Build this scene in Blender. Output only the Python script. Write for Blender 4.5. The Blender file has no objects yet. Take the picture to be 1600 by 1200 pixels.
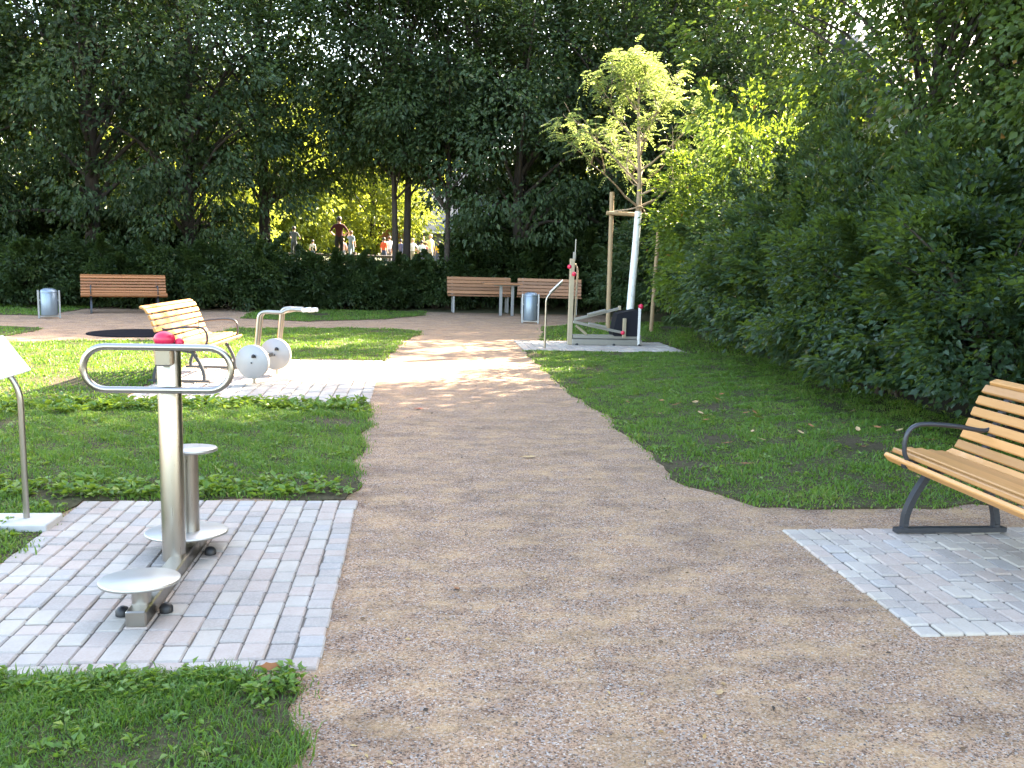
import bpy, bmesh, math, random
import numpy as np
from mathutils import Vector, Matrix
R = math.radians
scene = bpy.context.scene
C = scene.collection
# ---------------------------------------------------------------- camera
cam_d = bpy.data.cameras.new('camera'); cam = bpy.data.objects.new('camera', cam_d); C.objects.link(cam)
cam_d.sensor_width = 36.0; cam_d.lens = 31.5; cam_d.clip_start = 0.05; cam_d.clip_end = 2000
yaw, pitch, roll = 0.110757, 0.141163, R(1.5)
fw = Vector((math.sin(yaw)*math.cos(pitch), math.cos(yaw)*math.cos(pitch), -math.sin(pitch)))
r0 = Vector((math.cos(yaw), -math.sin(yaw), 0)); u0 = r0.cross(fw)
rv = math.cos(roll)*r0 + math.sin(roll)*u0; uv = -math.sin(roll)*r0 + math.cos(roll)*u0
M = Matrix((rv, uv, -fw)).transposed().to_4x4(); M.translation = (0, 0, 1.6)
cam.matrix_world = M; scene.camera = cam
scene.render.resolution_x = 1024; scene.render.resolution_y = 768
# ---------------------------------------------------------------- sky, sun, exposure
SUN_EL, SUN_AZ = R(35), math.atan2(0.78, 0.625)
world = bpy.data.worlds.new('World'); scene.world = world; world.use_nodes = True
wn = world.node_tree; bg = wn.nodes['Background']
sky = wn.nodes.new('ShaderNodeTexSky'); sky.sky_type = 'NISHITA'; sky.sun_disc = False
sky.sun_elevation = SUN_EL; sky.sun_rotation = SUN_AZ; sky.air_density = 1.0; sky.dust_density = 2.0; sky.ozone_density = 1.0
wn.links.new(sky.outputs[0], bg.inputs[0]); bg.inputs[1].default_value = 0.15
sd = bpy.data.lights.new('sun', 'SUN'); sd.energy = 5.0; sd.angle = R(0.53); sd.color = (1, 0.93, 0.82)
sun = bpy.data.objects.new('sun', sd); C.objects.link(sun)
sdir = Vector((math.sin(SUN_AZ)*math.cos(SUN_EL), math.cos(SUN_AZ)*math.cos(SUN_EL), math.sin(SUN_EL)))
sun.rotation_euler = (-sdir).to_track_quat('-Z', 'Y').to_euler(); sun.location = sdir*60
vs = scene.view_settings; vs.view_transform = 'Standard'; vs.look = 'None'; vs.gamma = 1; vs.use_curve_mapping = False
vs.exposure = 3.5
vs.use_white_balance = True; vs.white_balance_temperature = 7600; vs.white_balance_tint = 10  # camera balanced for open shade
try:
    scene.cycles.max_bounces = 5; scene.cycles.diffuse_bounces = 3; scene.cycles.glossy_bounces = 3; scene.cycles.transmission_bounces = 4; scene.cycles.transparent_max_bounces = 8
except Exception: pass

# ================================================================ helpers
def tag(o, label=None, cat=None, group=None, kind=None):
    if label: o['label'] = label
    if cat: o['category'] = cat
    if group: o['group'] = group
    if kind: o['kind'] = kind
    return o
def link(o, parent=None):
    C.objects.link(o)
    if parent: o.parent = parent
    return o
def empty(name, loc=(0, 0, 0), rz=0.0):
    o = bpy.data.objects.new(name, None); o.location = loc; o.rotation_euler = (0, 0, rz); o.empty_display_size = .2
    C.objects.link(o); return o
def obj(name, me, parent=None, loc=(0, 0, 0), rz=0.0):
    o = bpy.data.objects.new(name, me); o.location = loc; o.rotation_euler = (0, 0, rz)
    return link(o, parent)
def copy_tree(o, parent=None):
    c = o.copy(); link(c)
    if parent: c.parent = parent
    for ch in list(o.children): copy_tree(ch, c)
    return c
def np_mesh(name, V, F, mat, tint=None, smooth=False):
    """V (n,3), F (m,k) equal-size faces"""
    V = np.asarray(V, np.float32); F = np.asarray(F, np.int32); m, k = F.shape
    me = bpy.data.meshes.new(name)
    me.vertices.add(len(V)); me.vertices.foreach_set('co', V.ravel())
    me.loops.add(m*k); me.loops.foreach_set('vertex_index', F.ravel())
    me.polygons.add(m); me.polygons.foreach_set('loop_start', np.arange(0, m*k, k, dtype=np.int32))
    if smooth: me.polygons.foreach_set('use_smooth', np.ones(m, dtype=bool))
    me.update(calc_edges=True)
    if tint is not None:
        a = me.attributes.new('tint', 'FLOAT', 'FACE'); a.data.foreach_set('value', np.asarray(tint, np.float32))
    if mat: me.materials.append(mat)
    return me
class MB:
    """collects shapes into one mesh"""
    def __init__(s): s.v = []; s.f = []; s.sm = []
    def add(s, V, F, smooth=False):
        b = len(s.v); s.v += [tuple(p) for p in V]; s.f += [[b+i for i in f] for f in F]; s.sm += [smooth]*len(F); return s
    def box(s, c, d, rot=None, ch=0.0):
        x, y, z = d[0]/2, d[1]/2, d[2]/2
        if ch <= 0:
            V = [(a, b, e) for a in (-x, x) for b in (-y, y) for e in (-z, z)]
            F = [(0, 1, 3, 2), (4, 6, 7, 5), (0, 4, 5, 1), (2, 3, 7, 6), (0, 2, 6, 4), (1, 5, 7, 3)]
        else:
            bm = bmesh.new(); bmesh.ops.create_cube(bm, size=1)
            for v in bm.verts: v.co = Vector((v.co.x*d[0], v.co.y*d[1], v.co.z*d[2]))
            bmesh.ops.bevel(bm, geom=bm.edges[:], offset=ch, segments=1, affect='EDGES')
            bm.verts.index_update(); V = [v.co.copy() for v in bm.verts]; F = [[v.index for v in f.verts] for f in bm.faces]; bm.free()
        m = (rot.to_matrix() if hasattr(rot, 'to_matrix') else rot) if rot is not None else Matrix.Identity(3)
        return s.add([m @ Vector(p)+Vector(c) for p in V], F)
    def tube(s, pts, r, n=10, cap=True, closed=False):
        pts = [Vector(p) for p in pts]; k = len(pts)
        rr = r if isinstance(r, (list, tuple)) else [r]*k
        V = []; up = None
        for i, p in enumerate(pts):
            if closed: t = (pts[(i+1) % k]-pts[i-1])
            else: t = pts[min(i+1, k-1)]-pts[max(i-1, 0)]
            t.normalize()
            if up is None:
                a = Vector((0, 0, 1)) if abs(t.z) < .9 else Vector((1, 0, 0)); up = (a-t*a.dot(t)).normalized()
            else: up = (up-t*up.dot(t)).normalized()
            sd_ = t.cross(up)
            for j in range(n):
                q = 2*math.pi*j/n; V.append(p+rr[i]*(math.cos(q)*up+math.sin(q)*sd_))
        F = []
        for i in range(k if closed else k-1):
            a, b = i*n, ((i+1) % k)*n
            for j in range(n): F.append((a+j, a+(j+1) % n, b+(j+1) % n, b+j))
        s.add(V, F, True)
        if cap and not closed:
            s.add(V[:n], [tuple(range(n))[::-1]]); s.add(V[-n:], [tuple(range(n))])
        return s
    def lathe(s, prof, n=24, c=(0, 0, 0), rot=None):
        V = []; m = rot if rot is not None else Matrix.Identity(3)
        for (r, z) in prof:
            for j in range(n):
                q = 2*math.pi*j/n; V.append(m @ Vector((r*math.cos(q), r*math.sin(q), z))+Vector(c))
        F = []
        for i in range(len(prof)-1):
            for j in range(n): F.append((i*n+j, i*n+(j+1) % n, (i+1)*n+(j+1) % n, (i+1)*n+j))
        s.add(V, F, True); k = len(prof)-1
        s.add(V[:n], [tuple(range(n))[::-1]]); s.add(V[k*n:], [tuple(range(n))]); return s
    def sphere(s, c, r, n=14, sc=(1, 1, 1)):
        prof = [(max(1e-4, math.sin(math.pi*i/8)), -math.cos(math.pi*i/8)) for i in range(9)]
        return s.lathe(prof, n, c, Matrix.Diagonal((r*sc[0], r*sc[1], r*sc[2])))
    def prism(s, poly, depth, c=(0, 0, 0), rot=None):
        """poly in local xz, extruded +-depth/2 in y"""
        m = rot if rot is not None else Matrix.Identity(3); n = len(poly)
        V = [m @ Vector((x, -depth/2, z))+Vector(c) for x, z in poly]+[m @ Vector((x, depth/2, z))+Vector(c) for x, z in poly]
        F = [tuple(range(n)), tuple(range(n, 2*n))[::-1]]+[(i, i+n, (i+1) % n+n, (i+1) % n) for i in range(n)]
        return s.add(V, F)
    def mesh(s, name, mat):
        me = bpy.data.meshes.new(name); me.from_pydata(s.v, [], s.f)
        me.polygons.foreach_set('use_smooth', s.sm); me.materials.append(mat); me.update()
        bm = bmesh.new(); bm.from_mesh(me); bmesh.ops.recalc_face_normals(bm, faces=bm.faces[:]); bm.to_mesh(me); bm.free()
        return me
    def build(s, name, mat, parent=None, loc=(0, 0, 0), rz=0.0): return obj(name, s.mesh(name, mat), parent, loc, rz)

def smooth_path(pts, n=6):
    P = [Vector(p) for p in pts]; out = []
    for i in range(len(P)-1):
        a, b, c, d = P[max(i-1, 0)], P[i], P[i+1], P[min(i+2, len(P)-1)]
        for j in range(n):
            t = j/n; out.append(.5*((2*b)+(c-a)*t+(2*a-5*b+4*c-d)*t*t+(3*b-a-3*c+d)*t**3))
    out.append(P[-1]); return out
def fillet(pts, r, n=6):
    P = [Vector(p) for p in pts]; out = [P[0]]
    for i in range(1, len(P)-1):
        a = (P[i-1]-P[i]); b = (P[i+1]-P[i]); l = min(r, a.length*.49, b.length*.49); a.normalize(); b.normalize()
        p0, p2 = P[i]+a*l, P[i]+b*l
        for j in range(n+1):
            t = j/n; out.append((1-t)**2*p0+2*t*(1-t)*P[i]+t*t*p2)
    out.append(P[-1]); return out

# ---------------------------------------------------------------- materials
def newmat(name):
    m = bpy.data.materials.new(name); m.use_nodes = True; nt = m.node_tree
    return m, nt, nt.nodes['Principled BSDF']
def N(nt, typ, **kw):
    n = nt.nodes.new(typ)
    for k, v in kw.items(): setattr(n, k, v)
    return n
def L(nt, a, b): nt.links.new(a, b)
def ramp(nt, fac, stops, interp='LINEAR'):
    n = N(nt, 'ShaderNodeValToRGB'); cr = n.color_ramp; cr.interpolation = interp
    while len(cr.elements) < len(stops): cr.elements.new(.5)
    for e, (p, c) in zip(cr.elements, stops): e.position = p; e.color = (*c, 1)
    if fac is not None: L(nt, fac, n.inputs[0])
    return n.outputs[0]
def coord(nt, kind='Object', scale=(1, 1, 1), rot=(0, 0, 0)):
    t = N(nt, 'ShaderNodeTexCoord'); mp = N(nt, 'ShaderNodeMapping'); mp.inputs['Scale'].default_value = scale; mp.inputs['Rotation'].default_value = rot
    L(nt, t.outputs[kind], mp.inputs[0]); return mp.outputs[0]
def wcoord(nt, scale=(1, 1, 1)):
    t = N(nt, 'ShaderNodeNewGeometry'); mp = N(nt, 'ShaderNodeMapping'); mp.inputs['Scale'].default_value = scale
    L(nt, t.outputs['Position'], mp.inputs[0]); return mp.outputs[0]
def noise(nt, co, scale, detail=4, rough=.6):
    n = N(nt, 'ShaderNodeTexNoise'); n.inputs['Scale'].default_value = scale; n.inputs['Detail'].default_value = detail; n.inputs['Roughness'].default_value = rough
    if co is not None: L(nt, co, n.inputs['Vector'])
    return n.outputs['Fac']
def mix(nt, fac, a, b, mode='MIX'):
    n = N(nt, 'ShaderNodeMix', data_type='RGBA', blend_type=mode)
    for s, v in ((0, fac), (6, a), (7, b)):
        if hasattr(v, 'is_linked'): L(nt, v, n.inputs[s])
        elif isinstance(v, tuple): n.inputs[s].default_value = (*v, 1)
        else: n.inputs[s].default_value = v
    return n.outputs[2]
def bump(nt, bsdf, h, strength=.3, dist=.01):
    b = N(nt, 'ShaderNodeBump'); b.inputs['Strength'].default_value = strength; b.inputs['Distance'].default_value = dist
    L(nt, h, b.inputs['Height']); L(nt, b.outputs[0], bsdf.inputs['Normal'])
def plain(name, col, rough=.6, metal=0, spec=.5, var=.12, scale=14):
    m, nt, b = newmat(name); co = coord(nt)
    nz = noise(nt, co, scale); c = mix(nt, nz, tuple(x*(1-var) for x in col), tuple(min(1, x*(1+var)) for x in col))
    L(nt, c, b.inputs['Base Color']); b.inputs['Roughness'].default_value = rough; b.inputs['Metallic'].default_value = metal
    b.inputs['Specular IOR Level'].default_value = spec; return m
def steel(name, col=(.40, .37, .33), rough=.27, along=(40, 40, 1.5)):
    m, nt, b = newmat(name); co = coord(nt, scale=along)
    nz = noise(nt, co, 6, 5); n2 = noise(nt, coord(nt), 5, 3)
    L(nt, mix(nt, n2, tuple(x*.85 for x in col), col), b.inputs['Base Color'])
    mr = N(nt, 'ShaderNodeMapRange'); mr.inputs[3].default_value = rough-.07; mr.inputs[4].default_value = rough+.15; L(nt, nz, mr.inputs[0]); L(nt, mr.outputs[0], b.inputs['Roughness'])
    b.inputs['Metallic'].default_value = 1; bump(nt, b, nz, .06, .002); return m
def wood(name, c1, c2, axis=1, rough=.55):
    m, nt, b = newmat(name); sc = [9, 9, 9]; sc[axis] = .6
    oi = N(nt, 'ShaderNodeObjectInfo'); add = N(nt, 'ShaderNodeVectorMath', operation='ADD'); co = coord(nt, scale=tuple(sc))
    ml = N(nt, 'ShaderNodeVectorMath', operation='SCALE'); ml.inputs[0].default_value = (13, 27, 9); L(nt, oi.outputs['Random'], ml.inputs['Scale'])
    L(nt, co, add.inputs[0]); L(nt, ml.outputs[0], add.inputs[1])
    g = noise(nt, add.outputs[0], 5, 6, .65); base = mix(nt, g, c1, c2)
    hv = N(nt, 'ShaderNodeHueSaturation'); mr = N(nt, 'ShaderNodeMapRange'); mr.inputs[3].default_value = .72; mr.inputs[4].default_value = 1.2
    L(nt, oi.outputs['Random'], mr.inputs[0]); L(nt, mr.outputs[0], hv.inputs['Value']); L(nt, base, hv.inputs['Color'])
    L(nt, hv.outputs[0], b.inputs['Base Color']); b.inputs['Roughness'].default_value = rough; b.inputs['Coat Weight'].default_value = .1
    bump(nt, b, g, .15, .003); return m
def leafmat(name, stops, transl=.42, rough=.5, tcol=(.30, .42, .03)):
    m, nt, b = newmat(name); a = N(nt, 'ShaderNodeAttribute', attribute_name='tint')
    c = ramp(nt, a.outputs['Fac'], stops); L(nt, c, b.inputs['Base Color']); b.inputs['Roughness'].default_value = rough; b.inputs['Specular IOR Level'].default_value = .35
    tr = N(nt, 'ShaderNodeBsdfTranslucent'); L(nt, mix(nt, .7, c, tcol), tr.inputs[0])
    mx = N(nt, 'ShaderNodeMixShader'); mx.inputs[0].default_value = transl; L(nt, b.outputs[0], mx.inputs[1]); L(nt, tr.outputs[0], mx.inputs[2])
    L(nt, mx.outputs[0], nt.nodes['Material Output'].inputs[0]); return m

# gravel: fine crushed stone, pinkish tan with sandy drifts
MG, nt, b = newmat('gravel'); co = wcoord(nt)
v1 = N(nt, 'ShaderNodeTexVoronoi'); v1.inputs['Scale'].default_value = 150; L(nt, co, v1.inputs['Vector'])
sep = N(nt, 'ShaderNodeSeparateColor'); L(nt, v1.outputs['Color'], sep.inputs[0])
st = ramp(nt, sep.outputs[0], [(0, (.06, .048, .042)), (.2, (.19, .112, .071)), (.5, (.305, .195, .130)), (.75, (.365, .248, .168)), (.92, (.26, .235, .215)), (1, (.46, .40, .34))])
sand = ramp(nt, noise(nt, co, 60, 3), [(.3, (.38, .245, .125)), (.7, (.49, .335, .185))])
drift = noise(nt, wcoord(nt, (1.0, 1.6, 1)), 3.4, 9, .74)
dm = ramp(nt, drift, [(.46, (0, 0, 0)), (.68, (.7, .7, .7))])
c = mix(nt, dm, st, sand)
c = mix(nt, 1.0, c, ramp(nt, noise(nt, wcoord(nt, (.9, 1.3, 1)), 2.3, 8, .7), [(.3, (.62, .60, .60)), (.5, (.98, .96, .95)), (.72, (1.18, 1.12, 1.05))]), 'MULTIPLY')
L(nt, c, b.inputs['Base Color']); b.inputs['Roughness'].default_value = .95; b.inputs['Specular IOR Level'].default_value = .15
bump(nt, b, v1.outputs['Distance'], .5, .006)
# soil under lawns
MS, nt, b = newmat('lawn_soil'); co = wcoord(nt)
c = mix(nt, ramp(nt, noise(nt, co, 1.6, 5), [(.42, (0, 0, 0)), (.62, (1, 1, 1))]), (.040, .052, .016), (.085, .066, .042))
c = mix(nt, noise(nt, co, 75, 4, .8), c, (.10, .08, .05)); c = mix(nt, 1.0, c, ramp(nt, noise(nt, co, 30, 5, .8), [(.35, (.45, .45, .45)), (.65, (1.1, 1.1, 1.1))]), 'MULTIPLY')
L(nt, c, b.inputs['Base Color']); b.inputs['Roughness'].default_value = 1; b.inputs['Specular IOR Level'].default_value = .1; bump(nt, b, noise(nt, co, 40, 4), .6, .02)
MT, nt, b = newmat('terrain'); co = wcoord(nt)
c = mix(nt, noise(nt, co, .5, 6), (.05, .075, .02), (.13, .115, .06)); c = mix(nt, noise(nt, co, 25, 3), c, (.07, .075, .03))
L(nt, c, b.inputs['Base Color']); b.inputs['Roughness'].default_value = 1; bump(nt, b, noise(nt, co, 20, 4), .6, .03)
# pavers: mixed grey / rose / buff concrete stones, one tone per stone
MPV, nt, b = newmat('paver'); oi = N(nt, 'ShaderNodeObjectInfo'); co = wcoord(nt)
geo = N(nt, 'ShaderNodeNewGeometry'); ad = N(nt, 'ShaderNodeMath', operation='FRACT'); sm_ = N(nt, 'ShaderNodeMath', operation='ADD')
L(nt, oi.outputs['Random'], sm_.inputs[0]); L(nt, geo.outputs['Random Per Island'], sm_.inputs[1]); L(nt, sm_.outputs[0], ad.inputs[0])
c = ramp(nt, ad.outputs[0], [(0, (.29, .25, .22)), (.13, (.36, .325, .285)), (.27, (.35, .265, .225)), (.42, (.39, .345, .29)), (.55, (.29, .28, .275)), (.66, (.27, .235, .215)), (.75, (.38, .295, .25)), (.87, (.40, .36, .31)), (.95, (.30, .245, .22))], 'CONSTANT')
c = mix(nt, .34, c, mix(nt, noise(nt, co, 14, 6, .7), (.26, .225, .19), (.54, .48, .425)))
c = mix(nt, 1.0, c, ramp(nt, noise(nt, co, 1.7, 5, .65), [(.3, (.80, .78, .76)), (.65, (1.05, 1.05, 1.05))]), 'MULTIPLY')
c = mix(nt, ramp(nt, noise(nt, co, 90, 3), [(.35, (0, 0, 0)), (.8, (.6, .6, .6))]), c, (.42, .375, .33))
L(nt, c, b.inputs['Base Color']); b.inputs['Roughness'].default_value = .9; b.inputs['Specular IOR Level'].default_value = .3
bump(nt, b, noise(nt, co, 70, 5, .7), .35, .006)
MSAND = plain('joint_sand', (.12, .10, .08), .95, var=.4, scale=40)
MSLAB = plain('concrete_slab', (.42, .40, .38), .9, var=.15, scale=20)
MST = steel('brushed_steel'); MSTH = steel('brushed_steel_tube', along=(30, 30, 30), rough=.28)
MDISC = steel('ribbed_aluminium', (.50, .49, .47), .42, (60, 60, 60))
MGALV = plain('galvanised_steel', (.27, .28, .30), .42, .75, var=.18, scale=30)
MBIN = plain('blue_grey_painted_steel', (.20, .25, .30), .4, .5, var=.12, scale=8)
MIRON = plain('cast_iron_paint', (.035, .038, .045), .38, .2, var=.2)
MRED = plain('red_plastic', (.55, .015, .06), .35, var=.08)
MBLK = plain('black_plastic', (.012, .012, .014), .5)
MPAD = plain('dark_navy_rubber', (.005, .006, .012), .6, spec=.3, var=.2)
MDRUM = plain('pale_coated_drum', (.30, .295, .295), .45, .2, var=.06)
MCREAM = plain('cream_coated_steel', (.36, .30, .21), .45, .25, var=.1)
MSLVR = plain('silver_coated_steel', (.27, .26, .235), .4, .5, var=.1)
MWHITE = plain('white_coated_steel', (.75, .74, .72), .4, .1, var=.04)
MGRIP = plain('white_rubber_grip', (.75, .73, .72), .6, var=.04)
MPANEL = plain('white_sign_panel', (.8, .8, .8), .3, var=.03)
MMAT = plain('black_rubber_surface', (.008, .008, .011), 1, spec=.05, var=.3, scale=30)
MW1 = wood('honey_pine_slat', (.36, .155, .045), (.52, .265, .090))
MW2 = wood('orange_stained_slat', (.25, .085, .024), (.37, .145, .043))
MW3 = wood('brown_stained_slat', (.20, .085, .038), (.32, .15, .07))
MPOLE = wood('round_timber', (.26, .17, .09), (.42, .30, .18), 2, .8)
MRAIL = wood('grey_rail_timber', (.07, .055, .045), (.13, .10, .08), 0, .9)
MBARK, nt, b = newmat('bark'); co = coord(nt, scale=(9, 9, 1.8)); nz = noise(nt, co, 3, 6, .7)
L(nt, mix(nt, nz, (.018, .014, .012), (.075, .058, .045)), b.inputs['Base Color']); b.inputs['Roughness'].default_value = .95; bump(nt, b, nz, .8, .03)
MTW, nt, b = newmat('whitewashed_bark'); nz = noise(nt, coord(nt, scale=(6, 6, 2)), 4, 5)
L(nt, mix(nt, ramp(nt, nz, [(.55, (0, 0, 0)), (.75, (1, 1, 1))]), (.70, .71, .70), (.40, .37, .32)), b.inputs['Base Color']); b.inputs['Roughness'].default_value = .85
MTB = plain('young_bark', (.27, .20, .13), .85, var=.3, scale=25)
LF_BG = leafmat('leaf_dark_green', [(0, (.016, .035, .013)), (.5, (.032, .060, .019)), (.85, (.056, .088, .024)), (1, (.08, .085, .025))], .33, tcol=(.10, .16, .025))
LF_BG2 = leafmat('leaf_mid_green', [(0, (.020, .044, .020)), (.5, (.037, .070, .027)), (.9, (.062, .098, .032)), (1, (.09, .09, .025))], .3, tcol=(.11, .18, .03))
LF_HG = leafmat('leaf_shrub_blue_green', [(0, (.014, .034, .020)), (.5, (.025, .055, .028)), (.9, (.040, .075, .036)), (1, (.09, .10, .035))], .3, .38)
LF_SUN = leafmat('leaf_shrub_sunlit_tone', [(0, (.04, .08, .025)), (.5, (.07, .12, .03)), (.9, (.12, .16, .04)), (.97, (.16, .17, .05)), (1, (.30, .06, .03))], .45, .4)  # sun glow put into the colour: lighter, yellower leaf with over-bright translucency
LF_MAP = leafmat('leaf_broad_green', [(0, (.022, .044, .014)), (.5, (.040, .072, .019)), (.9, (.066, .095, .024)), (1, (.18, .12, .03))], .36, tcol=(.14, .21, .03))
LF_BRD = leafmat('leaf_broad_light_green', [(0, (.035, .065, .018)), (.5, (.060, .105, .026)), (.9, (.09, .13, .03)), (1, (.26, .13, .03))], .36, tcol=(.16, .24, .03))
LF_YNG = leafmat('leaf_young_pale', [(0, (.09, .13, .035)), (.5, (.13, .18, .05)), (1, (.20, .23, .07))], .5, tcol=(.40, .50, .13))
LF_FAR = leafmat('leaf_far_backlit_tone', [(0, (.07, .11, .02)), (.5, (.10, .15, .03)), (1, (.17, .19, .04))], .55, tcol=(.5, .55, .06))  # backlight painted in: yellow leaf tones and a raised translucent colour
GR_M = leafmat('grass_blade', [(0, (.040, .095, .015)), (.5, (.075, .165, .024)), (.85, (.12, .215, .034)), (1, (.24, .21, .07))], .35, .45, (.25, .42, .03))
WEED_M = leafmat('weed_leaf', [(0, (.06, .13, .02)), (.5, (.10, .20, .032)), (1, (.18, .25, .05))], .35, .4)

# ================================================================ terrain, gravel, lawns
def gz(x, y):
    if y < 25.5: return 0.0
    if y < 37.5:
        t = (y-25.5)/12; return 1.25*t*t*(3-2*t)
    t = min(1, (y-37.5)/8); return 1.25-.35*t*t*(3-2*t)
xs = np.concatenate([np.linspace(-420, -30, 8), np.linspace(-24, 30, 19), np.linspace(36, 420, 8)])
ys = np.concatenate([np.linspace(-300, -12, 6), np.linspace(-6, 24, 6), np.linspace(25.5, 50, 22), np.linspace(56, 600, 10)])
V = [(x, y, gz(x, y)-.03) for y in ys for x in xs]; n = len(xs)
F = [(j*n+i, j*n+i+1, (j+1)*n+i+1, (j+1)*n+i) for j in range(len(ys)-1) for i in range(n-1)]
tag(obj('ground', np_mesh('ground', V, F, MT, smooth=True)), 'dark earthy ground reaching under the trees to the horizon', kind='structure')
def sheet(name, poly, z, mat, thick=.0, label=None, wob=0.0, seed=1):
    rnd = random.Random(seed); pts = []
    for i in range(len(poly)):
        a = Vector(poly[i]); c_ = Vector(poly[(i+1) % len(poly)]); k = max(1, int((c_-a).length/.12)) if wob else 1
        nn = Vector((-(c_-a).y, (c_-a).x)).normalized() if (c_-a).length else Vector((0, 0))
        for j in range(k):
            p = a.lerp(c_, j/k)
            if wob: p = p+nn*(rnd.uniform(-wob, wob)+wob*math.sin(j*.7+seed))
            pts.append(p)
    bm = bmesh.new(); top = [bm.verts.new((p.x, p.y, z)) for p in pts]; f = bm.faces.new(top)
    if thick:
        e = bmesh.ops.extrude_face_region(bm, geom=[f]); vv = [g for g in e['geom'] if isinstance(g, bmesh.types.BMVert)]
        for v in vv: v.co.z -= thick
    bmesh.ops.triangulate(bm, faces=bm.faces[:]); bmesh.ops.recalc_face_normals(bm, faces=bm.faces[:])
    me = bpy.data.meshes.new(name); bm.to_mesh(me); bm.free(); me.materials.append(mat)
    o = obj(name, me); tag(o, label, kind='structure'); return o, [(p.x, p.y) for p in pts]
sheet('gravel_path', [(-14, -2), (7, -2), (7, 6.2), (5.5, 6.2), (5.5, 25.3), (-14, 25.3)], 0.0, MG, .05, 'pinkish tan crushed gravel path and clearing')
LAWN_NL = [(-.36, 1.2), (-.37, 2.9), (-.42, 3.28), (-4.5, 3.28), (-4.5, 1.2)]
LAWN_L2 = [(-.38, 5.76), (-.42, 6.9), (-.43, 8.5), (-.47, 9.54), (-9, 9.5), (-9, 3.28), (-2.07, 3.28), (-2.07, 5.76)]
LAWN_L3 = [(-3.1, 9.5), (-3.1, 13.5), (-.44, 13.5), (-.2, 16.5), (.17, 18.5), (-.09, 19.1), (-1.2, 19.3), (-3.6, 18.8), (-3.9, 16.2), (-5.8, 15.7), (-6.7, 15.3), (-12, 14.8), (-12, 9.5)]
LAWN_ST = [(-4.04, 21.6), (-2.43, 20.95), (-.73, 22.1), (.25, 23.7), (.3, 25.2), (-4.2, 25.2)]
LAWN_IS = [(-12, 18.6), (-7.6, 18.3), (-7.0, 17.9), (-7.0, 17.2), (-7.1, 16.2), (-12, 15.6)]
LAWN_FL = [(-13.5, 21.5), (-8.4, 21.3), (-8.3, 25.2), (-13.5, 25.2)]
LAWN_R = [(1.89, 15.2), (1.89, 13.3), (1.87, 10.1), (2.0, 8.9), (1.93, 7.9), (1.98, 7.2), (1.9, 6.85), (1.95, 6.05), (2.13, 5.75), (2.28, 5.52), (2.75, 5.47), (3.7, 5.55), (6.9, 5.6), (6.9, 15.2)]
LAWN_RU = [(2.42, 17.1), (2.7, 18.5), (2.95, 20.5), (3.9, 21.5), (5.2, 22.6), (6.9, 22.6), (6.9, 15.2), (4.8, 15.2), (4.8, 17.1)]
LAWNS = []
for i, (pl, lb) in enumerate([(LAWN_NL, 'patch of lawn in front of the paved twister pad'), (LAWN_L2, 'shaded lawn between the two paved pads'), (LAWN_L3, 'sunlit lawn behind the sunny bench'),
        (LAWN_ST, 'narrow grass strip before the low hedge'), (LAWN_IS, 'small tongue of grass in the gravel'), (LAWN_FL, 'grass under the far trees beside the round bin'),
        (LAWN_R, 'shaded lawn below the tall shrubs'), (LAWN_RU, 'grass around the young staked tree')]):
    o, pts = sheet('lawn', pl, 0.010 + i*.0004, MS, .05, lb, .03, i+1); LAWNS.append(pts)
sheet('ground_under_shrubs', [(6.1, 22.6), (6.0, 16), (5.8, 12), (5.75, 9.3), (6.0, 6), (14, 6), (14, 22.6)], .016, plain('shrub_soil', (.03, .028, .014), 1, var=.5, scale=30), .02, 'bare dark earth under the shrubs', .06, 9)

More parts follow.
